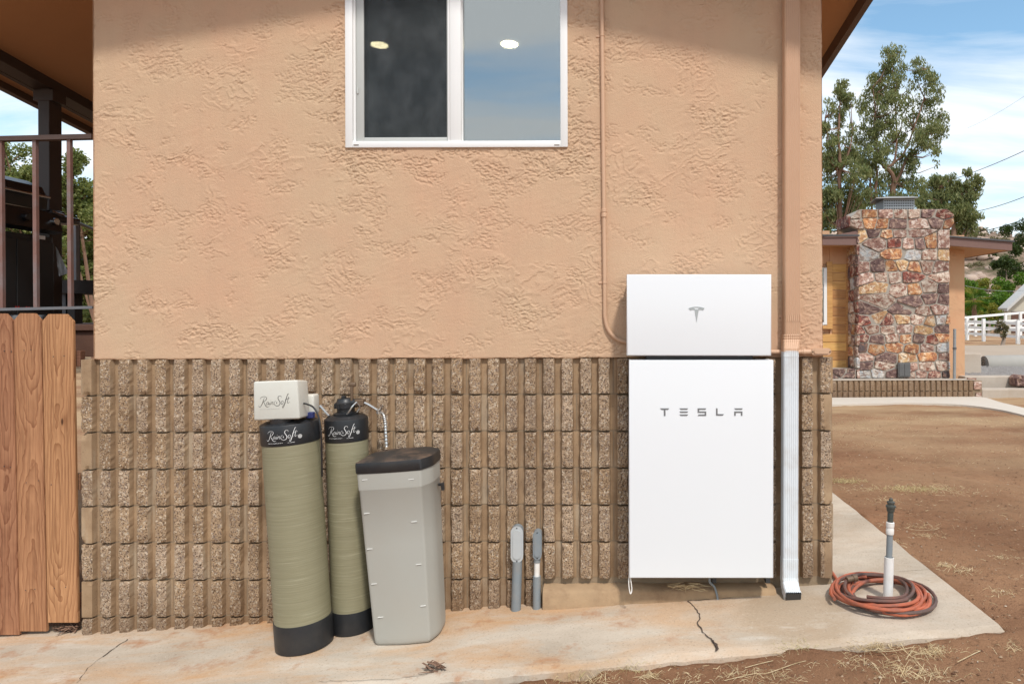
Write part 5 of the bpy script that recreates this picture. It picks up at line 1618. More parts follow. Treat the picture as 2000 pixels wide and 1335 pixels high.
# eaves
YE = 12.92
def eave(x0, x1, zl0, zl1, th, name, mat, y0=YE, y1=YE + .05):
    m = MB(); m.add([(x0, y0, zl0), (x1, y0, zl1), (x1, y1, zl1), (x0, y1, zl0), (x0, y0, zl0 + th), (x1, y0, zl1 + th), (x1, y1, zl1 + th), (x0, y1, zl0 + th)],
                    [(0, 3, 2, 1), (4, 5, 6, 7), (0, 1, 5, 4), (1, 2, 6, 5), (2, 3, 7, 6), (3, 0, 4, 7)]); return NB(m, name, mat)
e0, e1 = P(1540, 477, YE), P(1676, 478.5, YE)
eave(e0.x - 1, e1.x, e0.z, e1.z, .165, 'fascia', M['trim_brown'])
eave(e0.x - 1, e1.x, e0.z + .006, e1.z + .006, .03, 'soffit', M['soffit'], YE + .051, YW + .02)
eave(e0.x - 1, e1.x + .03, e0.z + .166, e1.z + .166, .03, 'roof_edge', M['roofing'], YE - .03, YE + .05)
m = MB(); m.add([(e0.x - 1, YE + .05, e0.z + .19), (e1.x + .04, YE + .05, e1.z + .21), (e1.x + .04, YE + 3, e1.z + .34), (e0.x - 1, YE + 3, e0.z + .20)], [(0, 1, 2, 3)]); NB(m, 'roof', M['roofing'])
m = MB(); q0, q1, q2 = P(1604, 464, YE - .02), P(1682, 449, YE - .02), P(1680, 463, YE - .02)
m.prism([(q0.x, q0.z), (q2.x, q2.z), (q1.x, q1.z)], YE - .02, YE + .4); NB(m, 'roof_flashing', M['trim_brown'])
f0, f1 = P(1850, 479, YE), P(1977, 489, YE)
eave(f0.x, f1.x, f0.z, f1.z, .155, 'fascia', M['trim_brown'])
eave(f0.x, f1.x - .02, f0.z + .006, f1.z + .006, .03, 'soffit', M['soffit'], YE + .051, 19)
eave(f0.x, f1.x + .03, f0.z + .156, f1.z + .156, .03, 'roof_edge', M['roofing'], YE - .03, 19)
eave(f1.x - .03, f1.x + .01, f1.z, f1.z, .155, 'fascia', M['trim_brown'], YE + .051, 19)

# stone chimney
def clip_poly(poly, n_, d_):
    """keep the side n.p <= d"""
    out = []
    for i in range(len(poly)):
        a, b = poly[i], poly[(i + 1) % len(poly)]
        da, db = a[0] * n_[0] + a[1] * n_[1] - d_, b[0] * n_[0] + b[1] * n_[1] - d_
        if da <= 0: out.append(a)
        if (da < 0 < db) or (db < 0 < da):
            t_ = da / (da - db); out.append((a[0] + (b[0] - a[0]) * t_, a[1] + (b[1] - a[1]) * t_))
    return out
def voronoi(seeds, outline, k=1.75):
    seeds = [(a, b * k) for a, b in seeds]; outline = [(a, b * k) for a, b in outline]
    cells = []
    for i, s in enumerate(seeds):
        poly = list(outline)
        for j, o_ in enumerate(seeds):
            if i == j: continue
            dx, dy = o_[0] - s[0], o_[1] - s[1]
            if dx * dx + dy * dy > 3.0: continue
            poly = clip_poly(poly, (dx, dy), (o_[0] ** 2 + o_[1] ** 2 - s[0] ** 2 - s[1] ** 2) / 2)
            if len(poly) < 3: break
        if len(poly) >= 3: cells.append([(a, b / k) for a, b in poly])
    return cells
def row_seeds(x0, x1, z0, z1, rh, sw, R):
    out = []; z = z0; k_ = 0
    while z < z1 - .03:
        h = min(R.uniform(*rh), z1 - z)
        x = x0 + R.uniform(-.12, 0)
        while x < x1:
            w = R.uniform(*sw)
            if x + w * .5 > x0 and x + w * .5 < x1 + .05: out.append((x + w * .5, z + h * .5 + R.uniform(-.028, .028)))
            x += w
        z += h; k_ += 1
    out = [q_ for q_ in out if R.random() > .10]
    return out
ch = empty('stone_chimney', (5.5, 12.9, ZT2), 'wide chimney of red, orange and grey field stones with a metal cap', 'chimney')
def stone(poly, mapf, parent, R, gap=.013, out_=.019, mat=None):
    """polygon in wall coordinates (u, v); mapf(u, v, out) -> world"""
    cx = sum(p[0] for p in poly) / len(poly); cz = sum(p[1] for p in poly) / len(poly)
    # drop tiny edges, inset, round
    q = [p for i, p in enumerate(poly) if math.hypot(p[0] - poly[i - 1][0], p[1] - poly[i - 1][1]) > .012]
    if len(q) < 3: return
    rad = sum(math.hypot(p[0] - cx, p[1] - cz) for p in q) / len(q)
    if rad < .035: return
    k_ = max(.5, 1 - gap / (rad * .75))
    q = [(cx + (p[0] - cx) * k_, cz + (p[1] - cz) * k_) for p in q]
    r_ = []
    for i, p in enumerate(q):
        a, b = q[i - 1], q[(i + 1) % len(q)]
        f = R.uniform(.04, .13)
        r_ += [(p[0] + (a[0] - p[0]) * f, p[1] + (a[1] - p[1]) * f), (p[0] + (b[0] - p[0]) * f, p[1] + (b[1] - p[1]) * f)]
    r_ = [(x + R.uniform(-.006, .006), z + R.uniform(-.006, .006)) for x, z in r_]
    n = len(r_)
    o_ = out_ * R.uniform(.55, 1.25)
    tilt = (R.uniform(-.10, .10), R.uniform(-.10, .10))
    ctr = Vector(mapf(cx, cz, 0))
    vs = []
    for (s_, oo, jit) in ((1.0, -.025, 0), (1.0, o_ * .55, .004), (.93, o_, .004), (.5, o_ * 1.02, .009)):
        for x, z in r_:
            u, v = cx + (x - cx) * s_, cz + (z - cz) * s_
            vs.append(Vector(mapf(u, v, oo + (tilt[0] * (u - cx) + tilt[1] * (v - cz) if oo > 0 else 0) + R.uniform(-jit, jit))) - ctr)
    vs.append(Vector(mapf(cx, cz, o_ * 1.1)) - ctr)
    fs = []
    for l_ in range(3):
        for i in range(n): fs.append((l_ * n + i, l_ * n + (i + 1) % n, (l_ + 1) * n + (i + 1) % n, (l_ + 1) * n + i))
    for i in range(n): fs.append((3 * n + i, 3 * n + (i + 1) % n, 4 * n))
    m = MB(); m.add(vs, fs)
    o = m.build('stone', mat or R.choices(STONES, [3.0, 2.0, 2.8, 2.6, 3.0, 0.7, 1.7, 1.6])[0], parent)
    o.location = ctr - Vector(parent.location)
YC = 12.9
cxa, cxb = P(1675, 600, YC).x, P(1856, 600, YC).x
cz0, cz1 = ZT2 + .01, P(1760, 447, YC).z
R = random.Random(21)
m = MB(); m.box(cxa + .015, cxb - .015, YC + .012, YW + .01, cz0 - .3, cz1 + .1); NB_core = C_(m, 'mortar_core', M['grey_mortar'], ch)
outl = [(cxa, cz0), (cxb, cz0), (cxb, cz1), (cxa, cz1)]
for poly in voronoi(row_seeds(cxa, cxb, cz0, cz1, (.13, .24), (.14, .42), R), outl): stone(poly, lambda u, v, o: (u, YC + .01 - o, v), ch, R)
# left flank
outl = [(YC - .02, cz0), (YW, cz0), (YW, cz1), (YC - .02, cz1)]
for poly in voronoi(row_seeds(YC - .02, YW, cz0, cz1, (.16, .25), (.2, .34), R), outl): stone(poly, lambda u, v, o: (cxa + .012 - o, u, v), ch, R)
# flared crown
ka, kb = P(1657, 430, YC - .05).x, P(1866, 430, YC - .05).x
ct = P(1760, 407, YC - .05).z
kz0 = cz1 - .01
kp = [(ka, kz0 + .09), (cxa, kz0), (cxb, kz0), (kb, kz0 + .12), (kb, ct - .12), (kb - .12, ct), (ka + .22, ct), (ka + .05, ct - .15)]
m = MB(); m.prism([(cx_ * .985 + (ka + kb) / 2 * .015, z_ - .008) for cx_, z_ in kp], YC + .004, YW + .12); C_(m, 'crown_core', M['grey_mortar'], ch)
sd = row_seeds(ka, kb, kz0, ct, (.12, .24), (.16, .42), R)
for poly in voronoi(sd, kp): stone(poly, lambda u, v, o: (u, YC - .0 - o * 1.25, v), ch, R)
for poly in voronoi(row_seeds(YC - .05, YW + .1, kz0 + .05, ct - .12, (.2, .3), (.25, .4), R), [(YC - .05, kz0 + .05), (YW + .1, kz0 + .05), (YW + .1, ct - .12), (YC - .05, ct - .12)]): stone(poly, lambda u, v, o: (ka + .02 - o, u, v), ch, R)
# metal spark arrestor
c0, c1 = P(1716, 408, 13.15), P(1778, 388, 13.15)
cap = empty('chimney_cap', (0, 0, 0)); cap.parent = ch; cap.location = -Vector(ch.location)
m = MB(); m.box(c0.x + .02, c1.x - .02, 12.98, 13.35, c0.z - .06, c1.z - .005); m.build('cap_core', M['galv_dark'], cap)
m = MB()
ncol, nrow = 13, 4
for yy, flip in ((12.965, 0),):
    xs_ = [c0.x + .03 + (c1.x - c0.x - .04) * i / ncol for i in range(ncol + 1)]
    zs_ = [c0.z + (c1.z - c0.z) * i / nrow for i in range(nrow + 1)]
    for x in xs_: m.box(x - .008, x + .008, yy, yy + .008, c0.z - .04, c1.z)
    for z in zs_: m.box(xs_[0], xs_[-1], yy - .006, yy + .002, z - .012, z + .012)
o = m.build('cap_mesh', M['galv'], cap); o['kind'] = 'stuff'
ca, cb = P(1709, 388, 12.9), P(1792, 383.5, 12.9)
m = MB(); m.add([(ca.x, 12.86, ca.z), (cb.x, 12.86, ca.z + .01), (cb.x - .02, 13.5, ca.z), (ca.x + .1, 13.5, ca.z), (ca.x + .02, 12.87, ca.z + .02), (cb.x - .01, 12.87, ca.z + .03), (5.9, 13.2, ca.z + .07), (5.4, 13.2, ca.z + .07)],
                [(0, 3, 2, 1), (4, 5, 6, 7), (0, 1, 5, 4), (1, 2, 6, 5), (2, 3, 7, 6), (3, 0, 4, 7)]); m.build('cap_roof', M['galv_dark'], cap)
# clean-out door, with two leaves
a, b = P(1754, 708, YC - .05), P(1778, 736, YC - .05)
cd = empty('cleanout_door', (0, 0, 0)); cd.parent = ch; cd.location = -Vector(ch.location)
m = MB(); m.rbox(a.x, b.x, YC - .06, YC - .01, b.z, a.z, .004); m.build('frame', M['galv_dark'], cd)
mid_ = (a.x + b.x) / 2
for x0_, x1_ in ((a.x + .02, mid_ - .004), (mid_ + .004, b.x - .02)):
    m = MB(); m.rbox(x0_, x1_, YC - .068, YC - .058, b.z + .02, a.z - .02, .003); m.build('leaf', M['galv_dark'], cd)
# stone ledge left of the chimney
lg = empty('stone_ledge', (4.3, 12.95, ZT2), 'low ledge of purple red stones at the left foot of the chimney', 'stone ledge')
lx0 = P(1600, 730, YC).x; lz1 = P(1640, 719, YC).z
m = MB(); m.box(lx0, cxa - .03, YC + .02, YW - .06, ZT2 - .2, lz1 - .02); C_(m, 'mortar_core', M['grey_mortar'], lg)
for poly in voronoi(row_seeds(lx0, cxa - .02, ZT2 + .01, lz1, (.11, .14), (.2, .34), R), [(lx0, ZT2 + .01), (cxa - .03, ZT2 + .01), (cxa - .03, lz1), (lx0, lz1)]): stone(poly, lambda u, v, o: (u, YC + .02 - o, v), lg, R, mat=STONES[2])
# low ribbed block wall in front
lw = empty('low_block_wall', (5.4, Y2, ZB2), 'low two course ribbed block wall below the stone chimney', 'wall')
wx0, wx1_ = P(1560, 760, Y2).x, P(1902, 760, Y2).x
def small_block(x0, x1, z0, z1, sd_):
    Rr = random.Random(sd_); m = MB(); n = max(1, int(round((x1 - x0) / PITCH)))
    vs, fs, ms = [], [], []
    cx = (x0 + x1) / 2
    m.box(x0 - cx, x1 - cx, .026, .15, 0, z1 - z0, 1)
    for i in range(n):
        c = x0 + (i + .5) * (x1 - x0) / n - cx
        j = [Rr.uniform(-.004, .004) for _ in range(4)]
        m.rbox(c - .034 + j[0], c + .034 + j[1], 0.0 + abs(j[2]), .03, .002, z1 - z0 - .003, .005, 1, mi=0)
    o = m.build('block', [M['block_rough'], M['block_smooth']], lw); o.location = Vector((cx, Y2, z0)) - Vector(lw.location)
zj = P(1760, 763.7, Y2).z
nblk = 7; Lb = .4064
for row in range(2):
    x = wx0 - (0 if row else .2032); k_ = 0
    while x < wx1_ - .02:
        x1e = min(x + Lb - .006, wx1_); 
        if x1e - x > .05: small_block(x, x1e, (ZB2 - .06) if row == 0 else zj + .006, zj - .006 if row == 0 else ZT2, 500 + row * 30 + k_)
        x += Lb; k_ += 1
m = MB(); m.box(wx0, wx1_ - .01, Y2 + .028, Y2 + .27, ZB2 - .1, ZT2 - .006); C_(m, 'mortar', M['mortar'], lw)
m = MB(); m.rbox(wx0, wx1_ + .02, Y2 - .005, YC - .03, ZT2 + .001, ZT2 + .012, .003); C_(m, 'cap', M['concrete'], lw)
# galvanised pole in front of the stucco
pb_ = P(1864.5, 740, 12.75); pt_ = P(1864.5, 643, 12.75)
m = MB(); m.tube([(pb_.x, 12.76, ZT2), pt_], .027, 14); m.tube([pt_, pt_ + Vector((0, 0, .01))], .030, 14)
gp_ = empty('metal_pole', (pb_.x, 12.76, ZT2), 'grey galvanised pole standing at the right side of the chimney', 'pole'); C_(m, 'pole', M['galv'], gp_, smooth=True)
m = MB(); q = P(1864.5, 680, 12.75); m.lathe([(.029, -.02), (.034, -.018), (.034, .018), (.029, .02)], 14, q); C_(m, 'clamp', M['galv_dark'], gp_)

# retaining pieces, gravel and roll at the right
m = MB(); a, b = P(1884, 690, 14.2), P(1917, 735, 14.2); m.rbox(a.x - .2, b.x, 14.2, 14.9, b.z - .15, a.z, .02); top(m, 'concrete_pier', M['concrete'], 'square concrete block beside the stucco corner, in front of the road', 'concrete block')
a, b = P(1885, 735, 13.2), P(1988, 757, 13.2)
m = MB(); m.rbox(a.x, b.x, 13.2, 13.5, b.z - .1, a.z, .015); top(m, 'retaining_kerb', M['concrete'], 'upper grey concrete beam holding back the gravel', 'kerb')
a, b = P(1918, 760, 12.7), P(2080, 783, 12.7)
m = MB(); m.rbox(a.x, b.x, 12.7, 13.0, b.z - .1, a.z, .015); top(m, 'retaining_kerb', M['concrete'], 'lower grey concrete beam with a cracked top at the path', 'kerb')
R = random.Random(9)
rk = empty('corner_rocks', P(1910, 760, 12.66), 'reddish rubble corner at the end of the low block wall', 'rubble')
for px, py, w, h in ((1909, 752, .16, .17), (1911, 773, .14, .14), (1898, 740, .2, .06)):
    c = P(px, py, 12.68); stone([(c.x - w / 2, c.z - h / 2), (c.x + w / 2, c.z - h / 2), (c.x + w / 2, c.z + h / 2), (c.x - w / 2, c.z + h / 2)], lambda u, v, o: (u, 12.68 - o, v), rk, R, mat=STONES[4])
m = MB(); m.box(wx1_ + .01, P(1917, 760, 12.7).x, 12.69, 12.95, ZB2 - .1, ZT2 - .02); C_(m, 'mortar_core', M['mortar'], rk)
c = P(1996, 743, 12.95); rk2 = empty('boulder', (c.x, 13.0, c.z), 'dark reddish rock on the concrete beam at the right edge', 'rock')
stone([(c.x - .13, c.z - .12), (c.x + .16, c.z - .12), (c.x + .16, c.z + .10), (c.x - .05, c.z + .12), (c.x - .13, c.z + .05)], lambda u, v, o: (u, 13.1 - o * 3, v), rk2, R, out_=.06, mat=STONES[2])
GRZ = P(1950, 735, 13.4).z
m = MB(); a = P(1886, 735, 13.5)
vs = []; fs = []
nx2, ny2 = 40, 12
for j in range(ny2 + 1):
    for i in range(nx2 + 1):
        x = a.x + 5.0 * i / nx2; y = 13.48 + 2.2 * j / ny2
        vs.append((x, y, GRZ - .03 + .10 * j / ny2 + .02 * mnoise.noise(Vector((x * 3, y * 3, 0)))))
for j in range(ny2):
    for i in range(nx2): fs.append((j * (nx2 + 1) + i, j * (nx2 + 1) + i + 1, (j + 1) * (nx2 + 1) + i + 1, (j + 1) * (nx2 + 1) + i))
m.add(vs, fs); o = m.build('gravel_bed', M['gravel'], smooth=True); tag(o, 'grey gravel bed behind the concrete beams', 'gravel', kind='structure')
# individual gravel stones
R = random.Random(31); V, Fq = [], []
for _ in range(2600):
    x = a.x + R.uniform(0, 3.0); y = 13.5 + R.uniform(0, 1.9); z = GRZ - .02 + .10 * (y - 13.48) / 2.2; s = R.uniform(.010, .026)
    n0 = len(V)
    for dx, dy, dz in ((1, 0, 0), (-1, 0, 0), (0, 1, 0), (0, -1, 0), (0, 0, .8), (0, 0, -.8)):
        V.append((x + dx * s * R.uniform(.7, 1.2), y + dy * s * R.uniform(.7, 1.2), z + dz * s))
    for f in ((0, 2, 4), (2, 1, 4), (1, 3, 4), (3, 0, 4)): Fq.append([n0 + k_ for k_ in f])
o = link_mesh('gravel', np_mesh('gravel', V, Fq), M['gravel']); tag(o, 'loose grey gravel stones at the right', 'gravel', kind='stuff')
# turf roll on the gravel
yr = 15.5
a, b = P(1925, 697, yr), P(2000, 735, yr)
rz_ = (a.z - b.z) / 2
m = MB(); 
for k_ in range(1): m.lathe([(.10, -.02), (.20, .0), (.215, .06), (.22, .5), (.225, 1.6), (.22, 2.2), (.20, 2.24)], 30, (P(1922, 712, yr).x, yr, P(1950, 712, yr).z), 'x')
tr = empty('turf_roll', P(1950, 730, yr), 'big pale roll of artificial turf lying on the gravel', 'turf roll')
C_(m, 'roll', M['tarp'], tr, smooth=True)
m = MB(); ring_n = 60; pts = []
cc = P(1921, 712, yr)
for i in range(ring_n): th = i / ring_n * 6 * math.pi; r_ = .05 + .16 * i / ring_n; pts.append((cc.x - .015, yr + r_ * math.cos(th), cc.z + r_ * math.sin(th)))
m.tube(pts, .008, 6); C_(m, 'rolled_end', M['galv_dark'], tr)
vs, fs = [], []
for i in range(13):
    x = P(1928, 730, yr - .3).x + i * .09
    for j in range(5):
        y = yr - .55 + j * .11; z = P(1950, 728, yr).z + .05 + .10 * (j / 4) ** 1.5 + .03 * math.sin(i * .9) * (j / 4); vs.append((x, y, z))
for i in range(12):
    for j in range(4): fs.append((i * 5 + j, (i + 1) * 5 + j, (i + 1) * 5 + j + 1, i * 5 + j + 1))
m = MB(); m.add(vs, fs); C_(m, 'turf_flap', M['turf'], tr, smooth=True)
# road and verge
def sheet_quad(name, px_pts, zf, mat, label, kind='structure'):
    m = MB(); vs = []
    for px, py, Y in px_pts:
        p = P(px, py, Y); vs.append((p.x, Y, zf(p.x, Y)))
    m.add(vs, [tuple(range(len(vs)))]); o = m.build(name, mat); return tag(o, label, name, kind=kind)
m = MB(); vs, fs = [], []
for i in range(26):
    x = 8 + i * 2.4
    for j, y in enumerate((19.0, 20.5, 23, 26, 29.5)):
        yy = y + .12 * (x - 10); vs.append((x, yy, ground_z(x, yy) + .05))
for i in range(25):
    for j in range(4): fs.append((i * 5 + j, (i + 1) * 5 + j, (i + 1) * 5 + j + 1, i * 5 + j + 1))
m.add(vs, fs); o = m.build('road', M['asphalt'], smooth=True); tag(o, 'pale grey brown road crossing behind the houses', 'road', kind='structure')

# white ranch fence: one run along the road and one behind
wf = empty('white_rail_fence', P(1930, 660, 34), 'white three rail ranch fence beside the road', 'fence')
def wpost(px, pt, pbm, Y, w=.07):
    a, b = P(px, pt, Y), P(px, pbm, Y); m = MB(); m.rbox(a.x - w, a.x + w, Y - w, Y + w, min(b.z, ground_z(a.x, Y)) - .05, a.z, .01); C_(m, 'fence_post', M['vinyl'], wf)
def wrail(p, q, Y0, Y1, h=.07):
    a, b = P(*p, Y0), P(*q, Y1); m = MB()
    vs = []
    for e_ in (a, b):
        for dy, dz in ((-.02, -h), (.02, -h), (.02, h), (-.02, h)): vs.append(e_ + Vector((0, dy, dz)))
    m.add(vs, [(0, 1, 2, 3), (7, 6, 5, 4), (0, 4, 5, 1), (1, 5, 6, 2), (2, 6, 7, 3), (3, 7, 4, 0)]); C_(m, 'fence_rail', M['vinyl'], wf)
for px, pt, pbm, Y in ((1889, 621, 659, 36), (1921, 622, 662, 34.5), (1988, 626, 671, 32), (2060, 630, 681, 30)): wpost(px, pt, pbm, Y)
for dy in (6, 17, 29): wrail((1880, 621 + dy), (2070, 628 + dy * 1.2), 36.4, 29.6)
wrail((1884, 620), (2060, 605), 41, 44); wrail((1884, 632), (2060, 621), 41, 44); wrail((1884, 644), (2060, 637), 41, 44)
for px, pt, pbm, Y in ((1905, 619, 655, 41.3), (1964, 613, 652, 42), (1993, 610, 650, 42.5)): wpost(px, pt, pbm, Y)

# far cream house
yh = 46
fh = empty('cream_house', P(2000, 610, yh), 'cream gabled house with a pale roof edge at the far right', 'house')
a, b, c = P(1957, 608, yh), P(2052, 520, yh), P(2150, 608, yh)
zg = P(1990, 650, yh).z - .5
aw = P(1968, 608, yh).x
m = MB(); m.prism([(aw, zg), (c.x, zg), (c.x, c.z), (b.x, b.z - .3), (aw, a.z + .15)], yh, yh + .45); C_(m, 'wall', M['cream'], fh)
m = MB(); m.prism([(a.x, a.z), (b.x, b.z), (c.x, c.z), (c.x, c.z + .22), (b.x, b.z + .22), (a.x, a.z + .22)], yh - .6, yh + .5); C_(m, 'roof', M['roof_edge'], fh)
q0, q1 = P(1975, 605, yh), P(2040, 650, yh)
m = MB(); m.box(q0.x, q1.x, yh - .04, yh + .02, q1.z, q0.z - .1); C_(m, 'porch_opening', M['deck_brown'], fh)

# ------------------------------------------------------------------ hill
V, Fq = [], []
nx3, ny3 = 90, 40
for j in range(ny3 + 1):
    y = 85 + 190 * j / ny3
    for i in range(nx3 + 1):
        x = -160 + 420 * i / nx3
        hgt = 21.5 * math.exp(-((x - 70) / 62) ** 2) + 10 * math.exp(-((x + 60) / 70) ** 2)
        s_ = smooth01(85, 165, y)
        z = hgt * s_ + (2.2 * mnoise.fractal(Vector((x * .06, y * .06, 0)), .9, 2.0, 5) + 1.0 * mnoise.noise(Vector((x * .3, y * .3, 1)))) * min(1, s_ * 2)
        V.append((x, y, z + .2))
for j in range(ny3):
    for i in range(nx3): Fq.append((j * (nx3 + 1) + i, j * (nx3 + 1) + i + 1, (j + 1) * (nx3 + 1) + i + 1, (j + 1) * (nx3 + 1) + i))
o = link_mesh('hill', np_mesh('hill', V, Fq), M['hill'], smooth=True); tag(o, 'dry rocky brown hill beyond the road', 'hill', kind='structure')

# ------------------------------------------------------------------ foliage
def leaf_cloud(centres, n_per, leaf_l, leaf_w, seed, droop=.3):
    """centres: rows of (x, y, z, radius, flatten); returns quads scattered through uneven clumps"""
    rg = np.random.default_rng(seed)
    C = np.asarray(centres, dtype=np.float64)
    wts = C[:, 3] ** 2.2; wts /= wts.sum()
    n = int(n_per)
    k_ = rg.choice(len(C), n, p=wts)
    d = rg.normal(size=(n, 3)); d /= np.linalg.norm(d, axis=1)[:, None]
    r = rg.random(n) ** .45
    pos = C[k_, :3] + d * (C[k_, 3] * r)[:, None] * np.array([1, 1, 1])
    pos[:, 2] -= (1 - C[k_, 4]) * d[:, 2] * C[k_, 3] * r
    ax = rg.normal(size=(n, 3)); ax[:, 2] -= droop * 2.0
    ax /= np.linalg.norm(ax, axis=1)[:, None]
    sd = np.cross(ax, rg.normal(size=(n, 3))); sd /= np.linalg.norm(sd, axis=1)[:, None] + 1e-9
    L = (leaf_l * rg.uniform(.6, 1.35, n))[:, None]; Wd = (leaf_w * rg.uniform(.6, 1.3, n))[:, None]
    p0 = pos - ax * L * .5; p2 = pos + ax * L * .5
    nrm = np.cross(ax, sd)
    p1 = pos + sd * Wd * .5 + nrm * Wd * .12; p3 = pos - sd * Wd * .5 + nrm * Wd * .12
    V = np.empty((n * 4, 3)); V[0::4] = p0; V[1::4] = p1; V[2::4] = p2; V[3::4] = p3
    return V, np.arange(n * 4).reshape(n, 4)

def sub_clumps(big, seed, per, r_lo, r_hi, grow=1.3):
    """break blobs (x, y, z, r) into many little twig clumps, leaving gaps"""
    rg = random.Random(seed); out = []
    for x, y, z, r in big:
        for _ in range(max(3, int(per * r * r))):
            v = Vector((rg.gauss(0, 1), rg.gauss(0, 1), rg.gauss(0, 1))); v.normalize(); q = r * grow * rg.random() ** .6
            out.append((x + v.x * q, y + v.y * q, z + v.z * q, rg.uniform(r_lo, r_hi), rg.uniform(.7, 1.25)))
    return out

def limb(m, pts, r0, r1):
    q = catmull(pts, 5); n = len(q)
    q = [p + Vector((mnoise.noise(p * 1.7), mnoise.noise(p * 1.7 + Vector((5, 0, 0))), 0)) * r0 * .5 for p in q]
    m.tube(q, [r0 + (r1 - r0) * i / (n - 1) for i in range(n)], 8)

def tree(name, label, base, blobs, trunk_lines, leaf_mat, bark_mat, n_leaf, ll, lw_, seed, per=9, rc=(.18, .42), droop=.3, group=None, twigs=True):
    e_ = empty(name, base, label, 'tree' if 'tree' in name else 'shrub', group)
    off = Vector(base)
    if trunk_lines:
        m = MB()
        for pts, r0, r1 in trunk_lines: limb(m, [Vector(p) - off for p in pts], r0, r1)
        cl = sub_clumps(blobs, seed, per, *rc)
        if twigs:
            R_ = random.Random(seed)
            ends = [Vector(p) for pts, _, _ in trunk_lines for p in pts[1:]]
            for c in R_.sample(cl, min(len(cl), 110)):
                t_ = Vector(c[:3]); s_ = min(ends, key=lambda v: (v - t_).length + (1.5 if v.z > t_.z + .3 else 0))
                if (s_ - t_).length < 4.5:
                    mid2 = (s_ + t_) / 2 + Vector((0, 0, -.12 * (s_ - t_).length))
                    m.tube([s_ - off, mid2 - off, t_ - off], [.028, .018, .007], 5)
        m.build('trunk', bark_mat, e_, smooth=True)
    else: cl = sub_clumps(blobs, seed, per, *rc)
    V_, F_ = leaf_cloud(cl, n_leaf, ll, lw_, seed, droop)
    V_ = V_ - np.array(base)
    o = link_mesh('crown', np_mesh('crown', V_, F_), leaf_mat, e_)
    return e_

def pb_list(lst, Y, k=F):
    """(px, py, radius in photo pixels, depth offset) -> world blobs"""
    out = []
    for px, py, r, dy in lst:
        p = P(px, py, Y + dy); out.append((p.x, p.y, p.z, r / F * (Y + dy)))
    return out

YT = 29.0
def T3(px, py, dy=0): return P(px, py, YT + dy)
# main eucalyptus behind the chimney
gz = ground_z(12, YT)
b0 = T3(1742, 700); b0.z = gz
main_blobs = pb_list([(1742, 105, 16, 0), (1733, 140, 26, .3), (1752, 165, 20, -.3), (1800, 130, 14, .2), (1812, 155, 22, 0), (1720, 180, 26, .5), (1765, 200, 24, -.6), (1818, 195, 18, .5), (1706, 170, 12, 0),
    (1700, 215, 22, .2), (1735, 235, 28, -.5), (1790, 232, 22, .6), (1825, 240, 20, 0), (1838, 222, 9, 0), (1700, 255, 24, 0), (1745, 275, 22, .8), (1800, 270, 26, -.4), (1832, 268, 12, .2),
    (1690, 290, 24, .5), (1712, 310, 24, -.6), (1770, 300, 16, 0), (1815, 290, 16, .4), (1690, 330, 26, 0), (1755, 345, 22, .8), (1785, 325, 16, -.3), (1720, 360, 26, .5), (1790, 365, 26, 0), (1700, 395, 30, .2), (1770, 395, 24, -.5), (1815, 385, 22, .5), (1820, 320, 10, 0)], YT)
lines = [([b0, T3(1741, 470), T3(1744, 385), T3(1748, 358)], .17, .12), ([T3(1748, 358), T3(1738, 335), T3(1726, 325)], .10, .07), ([T3(1726, 326), T3(1745, 318), T3(1752, 270), T3(1747, 190), T3(1742, 110)], .06, .015),
         ([T3(1748, 358), T3(1760, 335), T3(1775, 305), T3(1805, 270), T3(1835, 235)], .075, .015), ([T3(1745, 318), T3(1765, 300), T3(1785, 250), T3(1805, 190), T3(1810, 135)], .05, .012),
         ([T3(1726, 326), T3(1712, 290), T3(1708, 230), T3(1715, 180)], .05, .012), ([T3(1710, 300), T3(1700, 340), T3(1704, 420)], .03, .05), ([T3(1710, 400), T3(1712, 320), T3(1711, 240), T3(1705, 170)], .07, .015)]
tree('eucalyptus_tree', 'tallest airy eucalyptus tree rising behind the stone chimney', b0, main_blobs, lines, M['leaf_euc'], M['bark'], 23000, .17, .050, 11, per=75, rc=(.10, .32), droop=.9, group='eucalyptus trees behind the chimney house')
# left, partly behind the wall corner
b1 = P(1640, 700, 27.5); b1.z = gz
lb = pb_list([(1645, 165, 10, 0), (1636, 185, 16, 0), (1650, 200, 12, .3), (1625, 215, 16, 0), (1645, 235, 14, .4), (1612, 245, 16, 0), (1630, 270, 16, 0), (1660, 265, 12, .2), (1618, 300, 18, 0), (1660, 300, 18, .5), (1630, 330, 28, .4), (1665, 345, 26, -.4), (1625, 375, 30, 0), (1660, 395, 30, .5), (1620, 425, 28, .2), (1655, 440, 26, 0), (1690, 440, 24, 0)], 27.5)
l1 = [([b1, P(1640, 450, 27.5), P(1640, 330, 27.5), P(1638, 250, 27.5), P(1642, 170, 27.5)], .14, .012), ([P(1640, 350, 27.5), P(1620, 290, 27.5), P(1612, 230, 27.5)], .05, .012), ([P(1640, 340, 27.5), P(1660, 290, 27.5), P(1665, 255, 27.5)], .05, .012)]
tree('eucalyptus_tree', 'slender eucalyptus tree half hidden by the right corner of the stucco wall', b1, lb, l1, M['leaf_euc'], M['bark'], 16000, .17, .050, 12, per=75, rc=(.10, .32), droop=.9, group='eucalyptus trees behind the chimney house')
b2 = P(1865, 700, 26.5); b2.z = gz
rb = pb_list([(1893, 338, 10, 0), (1898, 358, 14, 0), (1880, 365, 18, 0), (1855, 372, 22, 0), (1830, 365, 18, 0), (1900, 385, 16, 0), (1870, 400, 24, 0), (1840, 405, 24, 0), (1805, 400, 20, 0), (1895, 415, 18, 0), (1870, 435, 24, .3), (1900, 440, 14, 0), (1850, 345, 8, 0)], 26.5)
